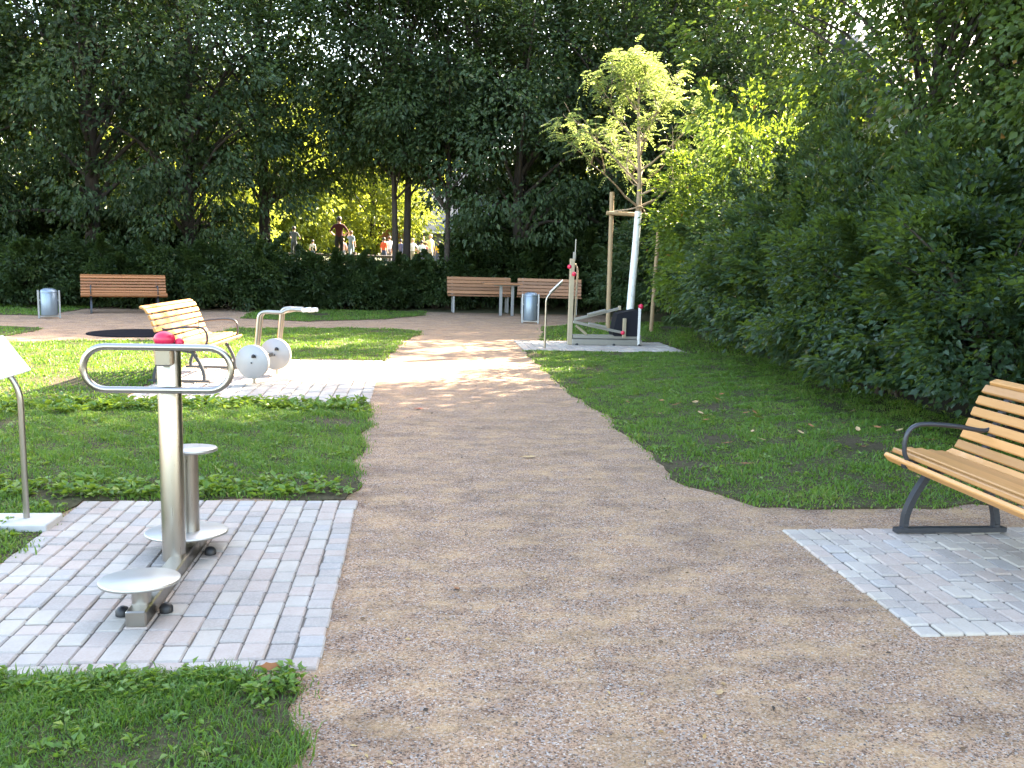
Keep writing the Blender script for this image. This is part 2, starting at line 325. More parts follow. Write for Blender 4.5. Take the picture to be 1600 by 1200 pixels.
def in_poly(px, py, poly):
    r = np.zeros(len(px), bool); j = len(poly)-1
    for i in range(len(poly)):
        xi, yi = poly[i]; xj, yj = poly[j]
        cnd = ((yi > py) != (yj > py)) & (px < (xj-xi)*(py-yi)/(yj-yi+1e-12)+xi); r ^= cnd; j = i
    return r
def lownoise(x, y, s, seed):
    r = np.random.default_rng(seed); out = np.zeros_like(x)
    for k in range(7):
        a = r.uniform(0, 6.28); f = s*r.uniform(.5, 2.2); out += np.sin((x*math.cos(a)+y*math.sin(a))*f+r.uniform(0, 6.28))
    return out/7**.5/1.0
def grass(name, poly, box, dens, hgt, wid, seed, label, bare=.9):
    r = np.random.default_rng(seed); x0, x1, y0, y1 = box; n = int((x1-x0)*(y1-y0)*dens)
    x = r.uniform(x0, x1, n); y = r.uniform(y0, y1, n); m = in_poly(x+r.normal(0, .045, n), y+r.normal(0, .03, n), poly)
    nz = lownoise(x, y, 3.0, seed); m &= (nz+r.normal(0, .35, n)) > -bare*1.3
    x, y, nz = x[m], y[m], nz[m]; n = len(x)
    tuft = lownoise(x, y, 9, seed+5)
    h = hgt*(.75+.35*np.clip(tuft, -1, 1.6))*r.uniform(.55, 1.3, n); w = wid*r.uniform(.7, 1.3, n)
    a = r.uniform(0, 6.283, n); lean = r.uniform(.2, 1.25, n); la = r.uniform(0, 6.283, n)
    z = np.full(n, .005); dx, dy = np.cos(a)*w/2, np.sin(a)*w/2
    lx, ly = np.cos(la)*lean*h, np.sin(la)*lean*h
    P0 = np.stack([x-dx, y-dy, z], 1); P1 = np.stack([x+dx, y+dy, z], 1)
    P2 = np.stack([x-dx*.8+lx*.35, y-dy*.8+ly*.35, z+h*.6], 1); P3 = np.stack([x+dx*.8+lx*.35, y+dy*.8+ly*.35, z+h*.6], 1)
    P4 = np.stack([x+lx, y+ly, z+h*(1-.35*lean)], 1)
    V = np.stack([P0, P1, P2, P3, P4], 1).reshape(-1, 3); b = np.arange(n)*5
    F = np.concatenate([np.stack([b, b+1, b+3], 1), np.stack([b, b+3, b+2], 1), np.stack([b+2, b+3, b+4], 1)])
    t = np.clip(.45+.16*nz+r.normal(0, .2, n), 0, .93); t[r.random(n) < .03] = 1
    return tag(obj(name, np_mesh(name, V, F, GR_M, np.tile(t, 3))), label, 'grass', kind='stuff')
grass('grass', LAWNS[0], (-1.7, -.3, 2.2, 3.36), 22000, .05, .0045, 1, 'short grass and clover in front of the twister pad', .8)
grass('grass', LAWNS[1], (-4.6, -.3, 4.0, 9.6), 5600, .05, .007, 2, 'short green grass between the two paved pads', .75)
grass('grass', LAWNS[2], (-8, .3, 9.4, 19.4), 1500, .05, .012, 3, 'bright sunlit grass behind the sunny bench', 1.1)
grass('grass', LAWNS[6], (1.8, 5.9, 5.4, 15.2), 3600, .045, .0085, 4, 'shaded grass below the tall shrubs', .85)
grass('grass', LAWNS[7], (2.3, 6.5, 15.2, 22.6), 900, .06, .014, 5, 'grass around the young staked tree')
grass('grass', LAWNS[3], (-4.3, .4, 20.9, 25.2), 900, .06, .014, 6, 'grass strip before the low hedge')
grass('grass', LAWNS[4], (-10, -6.9, 15.5, 18.7), 900, .05, .013, 7, 'small tongue of grass in the gravel')
grass('grass', LAWNS[5], (-12, -8.2, 21.2, 25.2), 700, .06, .014, 8, 'dim grass under the far trees by the bin')

def leaves(pos, axis, nrm, ln, wd, tint, fold=.25, curl=.15):
    """kite shaped folded leaves; all (n,3)/(n,) arrays -> V,F,tint"""
    axis = axis/np.linalg.norm(axis, axis=1, keepdims=True)
    sd_ = np.cross(nrm, axis); sd_ /= np.linalg.norm(sd_, axis=1, keepdims=True)+1e-9; up = np.cross(axis, sd_)
    l, w = ln[:, None], wd[:, None]; n = len(pos)
    b0 = pos; tip = pos+axis*l-up*l*curl; lt = pos+axis*l*.45+sd_*w*.5+up*w*fold; rt = pos+axis*l*.45-sd_*w*.5+up*w*fold
    V = np.stack([b0, lt, tip, rt], 1).reshape(-1, 3); b = np.arange(n)*4
    F = np.concatenate([np.stack([b, b+2, b+1], 1), np.stack([b, b+3, b+2], 1)])
    return V, F, np.tile(tint, 2)
def unit(r, n):
    v = r.normal(size=(n, 3)); return v/np.linalg.norm(v, axis=1, keepdims=True)

# broad-leaved weeds along the pad edges
def weeds(name, spots, seed, label, size=.05):
    r = np.random.default_rng(seed); Vs, Fs, Ts, k = [], [], [], 0
    for (x, y, rad, nl, hh) in spots:
        n = nl; a = r.uniform(0, 6.283, n); d = rad*np.sqrt(r.random(n)); z = .012+hh*r.random(n)*(1-.5*d/rad)
        pos = np.stack([x+np.cos(a)*d*.6, y+np.sin(a)*d*.6, z], 1)
        ax = np.stack([np.cos(a+r.normal(0, .5, n)), np.sin(a+r.normal(0, .5, n)), r.uniform(.1, 1.0, n)], 1)
        nr = np.stack([r.normal(0, .3, n), r.normal(0, .3, n), np.ones(n)], 1)
        ln = size*r.uniform(.5, 1.4, n); V, F, T = leaves(pos, ax, nr, ln, ln*r.uniform(.4, .7, n), np.clip(r.normal(.5, .25, n), 0, 1), .2, .3)
        Vs.append(V); Fs.append(F+k); Ts.append(T); k += len(V)
    return tag(obj(name, np_mesh(name, np.concatenate(Vs), np.concatenate(Fs), WEED_M, np.concatenate(Ts))), label, 'weeds', kind='stuff')
rw = random.Random(4)
weeds('weeds', [(-.42-1.25*rw.random()**.9, 3.26-.16*rw.random()**1.6, rw.uniform(.03, .09), rw.randint(20, 46), rw.uniform(.03, .08)) for _ in range(56)]
      + [(-.42-1.2*rw.random(), 3.1-.7*rw.random(), rw.uniform(.03, .07), rw.randint(8, 18), .03) for _ in range(40)], 11, 'leafy weeds crowding the front edge of the twister pad', .029)
weeds('weeds', [(-.45-2.6*rw.random(), 5.82+.35*rw.random()**1.5, rw.uniform(.05, .13), rw.randint(14, 34), rw.uniform(.04, .09)) for _ in range(90)], 12, 'leafy weeds along the rear edge of the twister pad', .05)
weeds('weeds', [(-.5-2.6*rw.random(), 9.5-.5*rw.random()**1.5, rw.uniform(.06, .15), rw.randint(14, 30), rw.uniform(.04, .11)) for _ in range(80)]
      + [(-3.0-1.9*rw.random(), 9.6-.9*rw.random(), rw.uniform(.06, .16), rw.randint(14, 30), rw.uniform(.05, .14)) for _ in range(70)], 13, 'yellow green weeds along the front of the sunny pad', .065)
weeds('weeds', [(-2.1-1.3*rw.random(), 4.3+1.5*rw.random(), rw.uniform(.04, .1), rw.randint(10, 24), rw.uniform(.03, .07)) for _ in range(40)], 14, 'sparse weeds in the bare soil by the leaning sign', .045)
weeds('weeds', [(1.95+3.2*rw.random(), 5.7+8*rw.random(), rw.uniform(.04, .09), rw.randint(8, 16), .03) for _ in range(160)]
      + [(-.5-4*rw.random(), 6.1+3*rw.random(), rw.uniform(.04, .09), rw.randint(8, 16), .035) for _ in range(170)], 15, 'clover sprinkled through the lawns', .035)
# loose stones on the gravel
r = np.random.default_rng(77); n = 15000
yy = 2.4+6.5*r.random(n)**1.7; xx = r.uniform(-.38, 3.6, n); keep = ((xx < 1.95) | (yy < 5.35)) & ~((xx > 2.15) & (yy > 3.45) & (yy < 5.1)) & ~((xx < -.3) & (yy > 3.3) & (yy < 5.75))
xx, yy = xx[keep], yy[keep]; n = len(xx); s = .0035*r.uniform(.5, 1.7, n)
OCT = np.array([(1, 0, 0), (0, 1, 0), (-1, 0, 0), (0, -1, 0), (0, 0, .7), (0, 0, -.7)]); OF = np.array([(0, 1, 4), (1, 2, 4), (2, 3, 4), (3, 0, 4)])
a = r.uniform(0, 6.28, n); ca, sa = np.cos(a), np.sin(a)
ox = OCT[None, :, 0]*r.uniform(.7, 1.4, n)[:, None]; oy = OCT[None, :, 1]*np.ones(n)[:, None]; oz = OCT[None, :, 2]*np.ones(n)[:, None]
V = np.stack([xx[:, None]+s[:, None]*(ca[:, None]*ox-sa[:, None]*oy), yy[:, None]+s[:, None]*(sa[:, None]*ox+ca[:, None]*oy), s[:, None]*(oz+.25)], 2).reshape(-1, 3)
F = (OF[None]+np.arange(n)[:, None, None]*6).reshape(-1, 3)
MPEB, nt, b = newmat('loose_stone'); at = N(nt, 'ShaderNodeAttribute', attribute_name='tint')
L(nt, ramp(nt, at.outputs['Fac'], [(0, (.06, .05, .045)), (.4, (.20, .12, .082)), (.7, (.30, .195, .13)), (.9, (.22, .195, .175)), (1, (.40, .34, .28))]), b.inputs['Base Color']); b.inputs['Roughness'].default_value = .9
tag(obj('loose_gravel', np_mesh('loose_gravel', V, F, MPEB, np.repeat(r.random(n), 4))), 'loose crushed stones scattered on the path', 'gravel', kind='stuff')

# ---------------------------------------------------------------- paved pads
PV = {}
def paver_mesh(w, l):
    k = (round(w, 3), round(l, 3))
    if k not in PV:
        m = MB(); m.box((0, 0, 0), (k[0]-.004, k[1]-.007, .06), ch=.007); PV[k] = m.mesh('paver', MPV)
    return PV[k]
def pad(x0, x1, y0, y1, cw, lens, bl, br, bf, bb, label, seed, top=.014, limit=290):
    rnd = random.Random(seed); m = MB(); m.box(((x0+x1)/2, (y0+y1)/2, -.045), (x1-x0-.02, y1-y0-.02, .098)); base = m.build('paving_pad', MSAND)
    tag(base, label, kind='structure'); st_ = []
    xa, xb = x0+bl, x1-br; ya, yb = y0+bf, y1-bb; nc = max(1, round((xb-xa)/cw)); cw = (xb-xa)/nc
    for i in range(nc):
        y = ya
        while y < yb-.03:
            l = rnd.choice(lens); l = min(l, yb-y)
            if yb-y-l < .06: l = yb-y
            st_.append((xa+cw*(i+.5), y+l/2, cw, l)); y += l
    for (on, sx, wd) in ((bl, x0, bl), (br, x1-br, br)):
        if on:
            k = round((y1-y0)/.1); d = (y1-y0)/k
            for j in range(k): st_.append((sx+wd/2+rnd.uniform(-.006, .006), y0+d*(j+.5), wd, d))
    for (on, sy, wd) in ((bf, y0, bf), (bb, y1-bb, bb)):
        if on:
            k = round((xb-xa)/.13); d = (xb-xa)/k
            for j in range(k): st_.append((xa+d*(j+.5), sy+wd/2, d, wd))
    st_.sort(key=lambda q: q[0]**2+q[1]**2); rest = MB()
    for i, (x, y, w, l) in enumerate(st_):
        z = top-.03+rnd.uniform(-.004, .003); rot = (rnd.uniform(-.006, .006), rnd.uniform(-.006, .006), rnd.uniform(-.022, .022))
        if i < limit:
            o = bpy.data.objects.new('paver', paver_mesh(w, l)); o.location = (x, y, z); o.rotation_euler = rot; o.scale = (rnd.uniform(.955, 1.0), rnd.uniform(.955, 1.0), 1); link(o, base)
        else: rest.box((x, y, z), (w-.005, l-.007, .06), Matrix.Rotation(rot[2], 3, 'Z'), .005)
    if rest.v: tag(rest.build('paver_field', MPV, base), kind='stuff')
    return base
pad(-2.05, -.35, 3.32, 5.72, .104, [.11, .13, .15, .17], 0, .115, .085, 0, 'grey and rose paved pad under the twister', 1)
pad(-3.04, -.46, 9.58, 13.42, .15, [.15, .18, .21, .24], 0, .13, .1, 0, 'sun bleached paved pad under the pedal trainer', 2)
pad(2.22, 4.3, 3.5, 5.04, .104, [.1, .12, .15, .18], .1, 0, 0, 0, 'paved pad under the wooden bench beside the path', 3)
pad(1.9, 4.78, 15.25, 17.05, .14, [.14, .17, .21], 0, 0, 0, 0, 'paved pad under the leg press', 4)

# ================================================================ twister
def build_twister():
    t = empty('twister', (-1.17, 4.45, 0)); z0 = .015
    m = MB(); m.box((.02, -.15, z0+.035), (.085, 1.14, .07), ch=.006); m.build('ground_beam', MST, t)
    for (x, y) in ((-.075, -.58), (.10, -.55), (-.06, .22), (.12, .22)):
        m = MB(); m.lathe([(.03, 0), (.03, .02), (.02, .034), (.008, .04)], 12, (x, y, z0)); m.build('bolt_cap', MBLK, t)
    m = MB(); m.lathe([(.056, .06), (.056, 1.13), (.046, 1.15)], 28, (-.01, .02, 0)); m.build('main_post', MST, t)
    m = MB(); m.box((-.01, -.055, 1.085), (.08, .07, .085), ch=.008); m.build('handle_bracket', MSTH, t)
    m = MB(); pts = []; hw, r_ = .235, .102
    for i in range(13): a_ = -math.pi/2+math.pi*i/12; pts.append((hw+r_*math.cos(a_), 0, r_*math.sin(a_)))
    for i in range(13): a_ = math.pi/2+math.pi*i/12; pts.append((-hw+r_*math.cos(a_), 0, r_*math.sin(a_)))
    P = [(-.03+x, -.10, 1.033+z) for x, y, z in pts]; m.tube(P, .0165, 12, closed=True); m.build('handle_ring', MSTH, t)
    m = MB(); m.sphere((-.02, -.01, 1.165), .05, 18, (1, 1, .78)); m.sphere((.05, -.01, 1.15), .022, 10); m.build('cap_ball', MRED, t)
    TL = Matrix.Rotation(R(-3.5), 3, 'X')
    # standing disc
    e = MB(); e.lathe([(.04, z0+.07), (.04, .158)], 22, (.015, -.61, 0)); e.build('disc_stem', MST, t)
    m = MB(); m.lathe([(.158, .136), (.168, .14), (.168, .152), (.164, .156), (.0005, .157)], 40, (.005, -.60, .028), TL); m.build('standing_disc', MDISC, t)
    # seat twister behind
    e = MB(); e.lathe([(.055, z0+.03), (.055, .10)], 22, (.02, .27, 0)); e.build('disc_stem', MST, t)
    m = MB(); m.lathe([(.2, .1), (.21, .104), (.21, .113), (.205, .117), (.0005, .118)], 44, (-.01, .27, 0.01), TL); m.build('foot_disc', MDISC, t)
    m = MB(); m.lathe([(.052, .116), (.052, .55)], 24, (.005, .27, 0)); m.build('seat_post', MST, t)
    m = MB(); m.lathe([(.13, .576), (.14, .58), (.14, .592), (.135, .597), (.0005, .598)], 40, (.015, .235, -.022), TL); m.build('seat_disc', MDISC, t)
    return tag(t, 'stainless steel twister with oval handle ring, red ball and round standing discs', 'exercise machine')
build_twister()

# ================================================================ signs on bent posts
def sign(loc, dx, hb, ht, label, plate, pw):
    t = empty('exercise_sign', loc); s_ = 1 if dx > 0 else -1
    m = MB(); m.tube(fillet([(0, 0, .03), (0, 0, hb), (dx, 0, ht)], .09), .017, 12); m.build('bent_post', MSTH, t)
    d = Vector((dx, 0, ht-hb)).normalized(); c_ = Vector((dx, 0, ht))*.5+Vector((0, 0, hb))*.5+d*.06
    rot = Matrix((d, Vector((0, 1, 0)), d.cross(Vector((0, 1, 0))))).transposed()
    nrm = d.cross(Vector((0, 1, 0)));  nrm = nrm if nrm.z > 0 else -nrm
    m = MB(); m.box(c_+nrm*.024, (pw, .42, .012), rot, .003); m.build('sign_panel', MPANEL, t)
    if plate: m = MB(); m.box((-.02, -.02, .025), (.36, .24, .05), None, .006); m.build('base_slab', MSLAB, t)
    return tag(t, label, 'sign')
sign((-2.19, 5.23, 0), -.16, .80, 1.02, 'white tilted sign panel on a bent steel post on its own slab', True, .25)
sign((2.23, 15.13, .03), .27, .90, 1.17, 'thin bent steel sign post in front of the leg press', False, .30).rotation_euler = (0, 0, R(-9))

# ================================================================ curved slat benches
PROF = [(.000, .425, -48), (.055, .462, -12), (.125, .468, 4), (.195, .462, 6), (.265, .453, 6), (.335, .447, 2), (.405, .455, 25), (.455, .505, 62), (.485, .572, 68), (.512, .642, 69), (.538, .712, 69), (.565, .782, 67), (.600, .850, 58), (.652, .893, 20)]
def slat_bench(loc, rz, length, woodm, ironm, label, group=None):
    """local: x = depth (front at 0, back at +x), y = length"""
    t = empty('park_bench', loc, rz); sl = MB(); sl.box((0, 0, 0), (.056, length, .03), None, .006); me = sl.mesh('slat', woodm)
    for (x, z, a_) in PROF:
        o = bpy.data.objects.new('slat', me); o.location = (x, 0, z); o.rotation_euler = (0, -R(a_), 0); link(o, t)
    for sy in (-1, 1):
        y = sy*(length/2-.22); m = MB()
        rail = smooth_path([(x+.022*math.sin(R(a_)), y, z-.022*math.cos(R(a_))) for x, z, a_ in PROF], 2)
        def strip(P, w, th): # flat bar following a path in the xz plane
            for a0, a1 in zip(P[:-1], P[1:]):
                d = a1-a0; l = d.length
                if l < 1e-5: continue
                rt = Matrix.Rotation(-math.atan2(d.z, d.x), 3, 'Y'); m.box((a0+a1)/2, (l*1.12, th, w), rt)
        strip(rail, .022, .045)
        strip(smooth_path([(.20, y, .435), (.14, y, .36), (.07, y, .24), (.025, y, .12), (.02, y, .01)], 5), .034, .045)
        strip(smooth_path([(.42, y, .43), (.50, y, .34), (.56, y, .22), (.60, y, .1), (.605, y, .01)], 5), .034, .045)
        strip([Vector((.0, y, .022)), Vector((.63, y, .022))], .028, .047)
        strip(smooth_path([(.16, y, .36), (.28, y, .385), (.44, y, .395)], 4), .022, .03)
        strip(smooth_path([(.30, y, .39), (.24, y, .43)], 2), .02, .03)
        fr = m.build('side_frame', ironm, t)
        m = MB(); m.tube(smooth_path([(.015, y, .43), (-.02, y, .50), (-.015, y, .60), (.03, y, .655), (.12, y, .668), (.3, y, .655), (.47, y, .63), (.535, y, .66)], 5), .014, 8); m.build('armrest', ironm, fr)
    return tag(t, label, 'bench', group)
slat_bench((2.92, 4.17, .014), 0, 1.95, MW1, MIRON, 'honey coloured slatted bench with dark iron arms beside the path')
slat_bench((-2.40, 11.55, .014), R(176), 1.8, MW1, MIRON, 'sunlit curved slat bench facing the pedal trainer')
slat_bench((-6.90, 22.45, 0), R(90)+.33, 1.92, MW2, MIRON, 'orange brown slatted bench beside the left round bin before the hedge')

# ================================================================ pedal trainer
def build_pedals():
    t = empty('pedal_trainer', (-1.9, 10.85, .014))
    def unit_(ox, oy, k):
        o = Vector((ox, oy, 0)); q = Matrix.Rotation(R(-14), 3, 'Z') @ Matrix.Rotation(R(90), 3, 'X')
        m = MB(); m.tube([o+Vector((.0, .06, 0)), o+Vector((0, .06, .3))], .02, 10)
        m.tube(fillet([o+Vector((0, .06, .15)), o+Vector((.07, .06, .86)), o+Vector((.34, .06, .855))], .08), .021, 10)
        m.tube(fillet([o+Vector((.02, .14, .25)), o+Vector((.09, .14, .86)), o+Vector((.34, .10, .855))], .08), .021, 10)
        fr = m.build('frame', MSTH, t)
        m = MB(); m.lathe([(.185, -.045), (.20, -.03), (.203, .03), (.198, .036), (.0005, .037)], 40, o+Vector((0, 0, .27)), q); dr = m.build('drum', MDRUM, t)
        m = MB(); m.sphere(o+Vector((.02, -.075, .345)), .022, 10); m.box(o+Vector((.02, -.05, .335)), (.05, .03, .025)); m.build('crank', MBLK, dr)
        m = MB(); m.sphere(o+Vector((-.01, -.045, .26)), .01, 8); m.build('axle_bolt', MIRON, dr)
        return fr
    unit_(-.0, .0, 0); unit_(.14, .85, 1)
    m = MB(); m.tube(fillet([(.33, .06, .855), (.42, .06, .90), (.60, .06, .885), (.66, .0, .90)], .05), .019, 10)
    m.tube(fillet([(.34, .12, .855), (.44, .3, .90), (.62, .3, .87), (.70, .24, .885)], .05), .019, 10)
    m.tube([(.34, .10, .855), (.46, .92, .85)], .018, 10); m.build('handlebar', MSTH, t)
    for p, q in (((.58, .06, .888), (.68, -.01, .905)), ((.62, .3, .872), (.73, .22, .89))):
        m = MB(); m.tube([p, q], .026, 10); m.build('grip', MGRIP, t)
    m = MB(); m.box((.02, .45, .27), (.05, .85, .05), Matrix.Rotation(-.16, 3, 'Z'), .004); m.build('axle_beam', MSTH, t)
    return tag(t, 'pedal trainer with two pale round drums and bent tube handles', 'exercise machine')
build_pedals()

# ================================================================ leg press
def build_press():
    t = empty('leg_press', (2.87, 16.35, .014)); V3 = Vector
    m = MB(); m.box((0, 0, .79), (.085, .085, 1.58), None, .006); m.build('main_post', MCREAM, t)
    m = MB(); m.box((.035, .0, 1.62), (.05, .05, .16), None, .004); m.tube([(.05, 0, 1.6), (.055, 0, 1.93)], .012, 8); m.build('rod', MSLVR, t)
    m = MB(); m.tube(fillet([(.0, .08, 1.42), (.06, .08, 1.5), (.12, .08, 1.4), (.10, .08, .45)], .06), .018, 8); m.build('guide_tube', MCREAM, t)
    m = MB(); m.sphere((-.05, -.02, 1.43), .042, 12); m.build('red_knob', MRED, t)
    m = MB(); m.sphere((.03, -.06, 1.30), .042, 12); m.build('red_knob', MRED, t)
    m = MB(); m.box((.70, 0, .055), (1.32, .14, .11), None, .008); m.box((.70, .02, .155), (1.30, .11, .075), None, .008); m.build('base_beam', MSLVR, t)
    for x in (.12, .82, 1.3):
        m = MB(); m.lathe([(.028, 0), (.028, .02), (.012, .035)], 10, (x, -.095, 0)); m.build('bolt_cap', MBLK, t)
    def arm(y, a0, a1, f0, f1):
        m = MB(); d = V3(a1)-V3(a0); rot = Matrix.Rotation(-math.atan2(d.z, d.x), 3, 'Y')
        m.box((V3(a0)+V3(a1))/2+V3((0, y, 0)), (d.length, .045, .05), rot, .004); o = m.build('lever_arm', MSLVR, t)
        m = MB(); m.box(V3(a0).lerp(V3(a1), (f0+f1)/2)+V3((0, y-.03, .035)), (d.length*(f1-f0), .07, .045), rot, .006); m.build('foot_plate', MSLVR, o)
    arm(-.08, (.06, 0, .47), (.90, 0, .69), .28, .68); arm(-.10, (.04, 0, .43), (.97, 0, .245), .3, .66)
    m = MB(); m.tube([(.10, -.06, .36), (.30, -.06, .20)], .022, 8); m.build('strut', MCREAM, t)
    m = MB(); m.box((1.0, -.1, .33), (.065, .05, .36), None, .006); m.box((.90, -.08, .70), (.05, .05, .08), None, .006); m.build('hand_lever', MCREAM, t)
    m = MB(); m.sphere((.97, -.13, .245), .04, 12); m.build('red_knob', MRED, t)
    m = MB(); P = []
    for cx, cz, a0 in ((1.24, .22, -90), (1.24, .62, 0), (.92, .55, 90), (.85, .22, 180)):
        rr = .12 if cz == .53 else .05
        for i in range(5): q = R(a0+90*i/4); P.append((cx+rr*math.cos(q), cz+rr*math.sin(q)))
    m.prism(P, .36, (0, .14, 0)); m.build('seat_block', MPAD, t)
    m = MB(); m.box((1.29, -.05, .36), (.045, .045, .70), None, .004); m.build('white_post', MWHITE, t)
    m = MB(); m.sphere((1.31, -.05, .73), .048, 12); m.build('red_knob', MRED, t)
    return tag(t, 'leg press machine with cream post, lever arms and black seat block', 'exercise machine')
build_press()

# ================================================================ bins, table set, round mat
def bin_(loc, rz, h, label):
    t = empty('litter_bin', loc, rz); hw = .17
    m = MB(); m.lathe([(.165, .07), (.17, .08), (.17, h-.10), (.166, h-.095)], 28); m.build('drum', MBIN, t)
    m = MB(); m.lathe([(.175, h-.10), (.178, h-.085), (.15, h-.035), (.09, h-.01), (.0005, h)], 28); m.build('lid', MBIN, t)
    for s_ in (-1, 1):
        m = MB(); m.box((s_*.205, -.02, (h-.05)/2), (.04, .03, h-.05), None, .004); m.box((s_*.18, -.02, h*.6), (.05, .02, .03)); m.build('post', MGALV, t)
    m = MB(); m.box((0, -.02, .045), (.40, .03, .025)); m.build('foot_bar', MGALV, t)
    return tag(t, label, 'bin')
bin_((-7.95, 20.65, 0), R(20), .66, 'round blue grey litter bin between two posts left of the orange bench')
bin_((2.83, 21.75, 0), R(-24), .76, 'round blue grey litter bin near the picnic table')
def picnic_bench(loc, rz, length, label):
    t = empty('picnic_bench', loc, rz)
    m = MB(); m.box((0, 0, 0), (length, .085, .035), None, .005); me = m.mesh('slat', MW3)
    for y in (-.20, -.105, -.01, .085):
        o = bpy.data.objects.new('slat', me); o.location = (0, y, .475); link(o, t)
    for i in range(5):
        o = bpy.data.objects.new('slat', me); o.location = (0, .185+.022*i, .55+.095*i); o.rotation_euler = (R(77), 0, 0); link(o, t)
    for x in (-length*.42, length*.42):
        m = MB(); m.box((x, -.18, .22), (.05, .05, .44), None, .004); m.box((x, .14, .22), (.05, .05, .44), None, .004); m.box((x, -.02, .435), (.045, .38, .04))
        m.box((x, .225+.03, .70), (.045, .03, .56), Matrix.Rotation(-.22, 3, 'X')); m.build('leg_frame', MGALV, t)
    return tag(t, label, 'bench')
picnic_bench((1.82, 25.0, .03), R(4), 1.8, 'brown slatted picnic bench facing the path, grey legs')
picnic_bench((3.75, 24.9, .03), R(-8), 1.8, 'dark brown picnic bench behind the round litter bin')
t = empty('picnic_table', (2.35, 24.25, 0), R(2)); m = MB(); m.box((0, 0, 0), (1.05, .11, .045), None, .005); me = m.mesh('board', MW3)
for i in range(6): o = bpy.data.objects.new('board', me); o.location = (0, -.3+.12*i, .87); link(o, t)
for x in (-.02, .30):
    m = MB(); m.box((x, 0, .425), (.08, .08, .845), None, .006); m.build('leg', MGALV, t)
m = MB(); m.box((.14, 0, .83), (.7, .06, .04)); m.build('cross_bar', MGALV, t)
tag(t, 'brown plank picnic table between the picnic benches', 'table')
t = empty('round_mat', (-5.15, 17.35, 0)); m = MB(); m.lathe([(.80, .0), (.80, .012), (.76, .02), (.0005, .02)], 48); m.build('rubber_surface', MMAT, t)
m = MB(); m.lathe([(.86, .001), (.86, .010), (.801, .013)], 48); m.build('rim', MMAT, t)
tag(t, 'round black rubber disc set flat into the gravel', 'mat')

# ================================================================ vegetation
def clump_leaves(r, cen, per, crad, flat, ln, wid, out_c, droop=.3, tint0=None):
    k = len(cen); n = k*per; c_ = np.repeat(cen, per, 0); rad = np.repeat(crad, per)
    d = unit(r, n); rr = r.random(n)**.45; off = d*rr[:, None]*rad[:, None]; off[:, 2] *= flat
    pos = c_+off; ax = off*1.0+unit(r, n)*.35*rad[:, None]+(c_-out_c)*.12; ax[:, 2] -= droop*rad*.6
    nr = unit(r, n)*.75+np.array([0, 0, .8])+(c_-out_c)*.10
    l = ln*r.uniform(.55, 1.25, n); tn = np.repeat(r.normal(.45, .16, k) if tint0 is None else tint0, per)+r.normal(0, .14, n)
    tn = np.clip(tn, 0, .95); tn[r.random(n) < .006] = 1
    return leaves(pos, ax, nr, l, l*wid*r.uniform(.8, 1.2, n), tn)
def crown_points(r, n, base, top, rad, power=.55, gap=.0, lean=(0, 0)):
    out = []; ph = r.uniform(0, 6.28, 12)
    while len(out) < n:
        u = r.random(); z = base+(top-base)*u; prof = (math.sin(math.pi*min(1, (u*.88+.10)))**power)
        a = r.uniform(0, 6.283); lob = 1+.22*math.sin(3*a+ph[0]+4*u)+.16*math.sin(5*a+ph[1]-6*u)
        d = rad*prof*lob*(.25+.75*math.sqrt(r.random())); x, y = d*math.cos(a), d*math.sin(a)
        g = math.sin(x*1.3+ph[2])+math.sin(y*1.3+ph[3])+math.sin(z*1.7+ph[4])+.6*math.sin(x*2.9+z*2.1+ph[5])
        if g < -1.4+gap: continue
        out.append((x+lean[0]*u, y+lean[1]*u, z))
    return np.array(out)
def trunk_mesh(name, mat, r, top, r0_, cps, nl, base, lean=(0, 0), bend=.15, mat_low=None):
    m = MB(); st_ = []
    for i in range(9):
        u = i/8; st_.append((lean[0]*u+bend*math.sin(3.1*u+r.random()*.5), lean[1]*u+bend*math.sin(2.3*u+1+r.random()*.4)-bend*.8, top*.88*u-.1*(1-u)))
    st_ = smooth_path(st_, 2); rads = [r0_*(1.25 if i == 0 else 1)*(1-.88*(i/(len(st_)-1)))+.008 for i in range(len(st_))]; m.tube(st_, rads, 9)
    idx = r.choice(len(cps), min(nl, len(cps)), replace=False)
    for i in idx:
        c_ = Vector(cps[i]); zs = max(base*.8, c_.z*.55+base*.2-.3*r.random()); k = min(range(len(st_)), key=lambda q: abs(st_[q].z-zs)); s0 = st_[k]
        mid = s0.lerp(c_, .5)+Vector((0, 0, .12*(c_-s0).length)); rl = rads[k]*.42
        m.tube(smooth_path([s0, mid, c_], 3), [rl*(1-.8*q/6)+.004 for q in range(7)], 5, cap=False)
    return m.mesh(name, mat)
def make_tree(name, seed, top, base, rad, ncl, per, crad, ln, wid, mat, r0_, nl=26, power=.55, gap=0., lean=(0, 0), flat=.6, bend=.15):
    r = np.random.default_rng(seed); cps = crown_points(r, ncl, base, top, rad, power, gap, lean)
    V, F, T = clump_leaves(r, cps, per, crad*r.uniform(.6, 1.3, ncl), flat, ln, wid, np.array([lean[0]*.5, lean[1]*.5, (base+top)/2]))
    return (trunk_mesh('trunk', MBARK, r, top, r0_, cps, nl, base, lean, bend), np_mesh('crown', V, F, mat, T))
def place_tree(name, data, x, y, rz, sc, label, group, cat='tree'):
    t = empty(name, (x, y, gz(x, y)-.03), rz); t.scale = (sc, sc, sc); obj('trunk', data[0], t); obj('crown', data[1], t)
    return tag(t, label, cat, group)
A = make_tree('a', 21, 12.5, 2.3, 4.3, 420, 70, .75, .17, .55, LF_BG, .24, 34)
A2 = make_tree('a2', 22, 12.0, 1.9, 4.0, 400, 70, .72, .17, .5, LF_BG2, .22, 34)
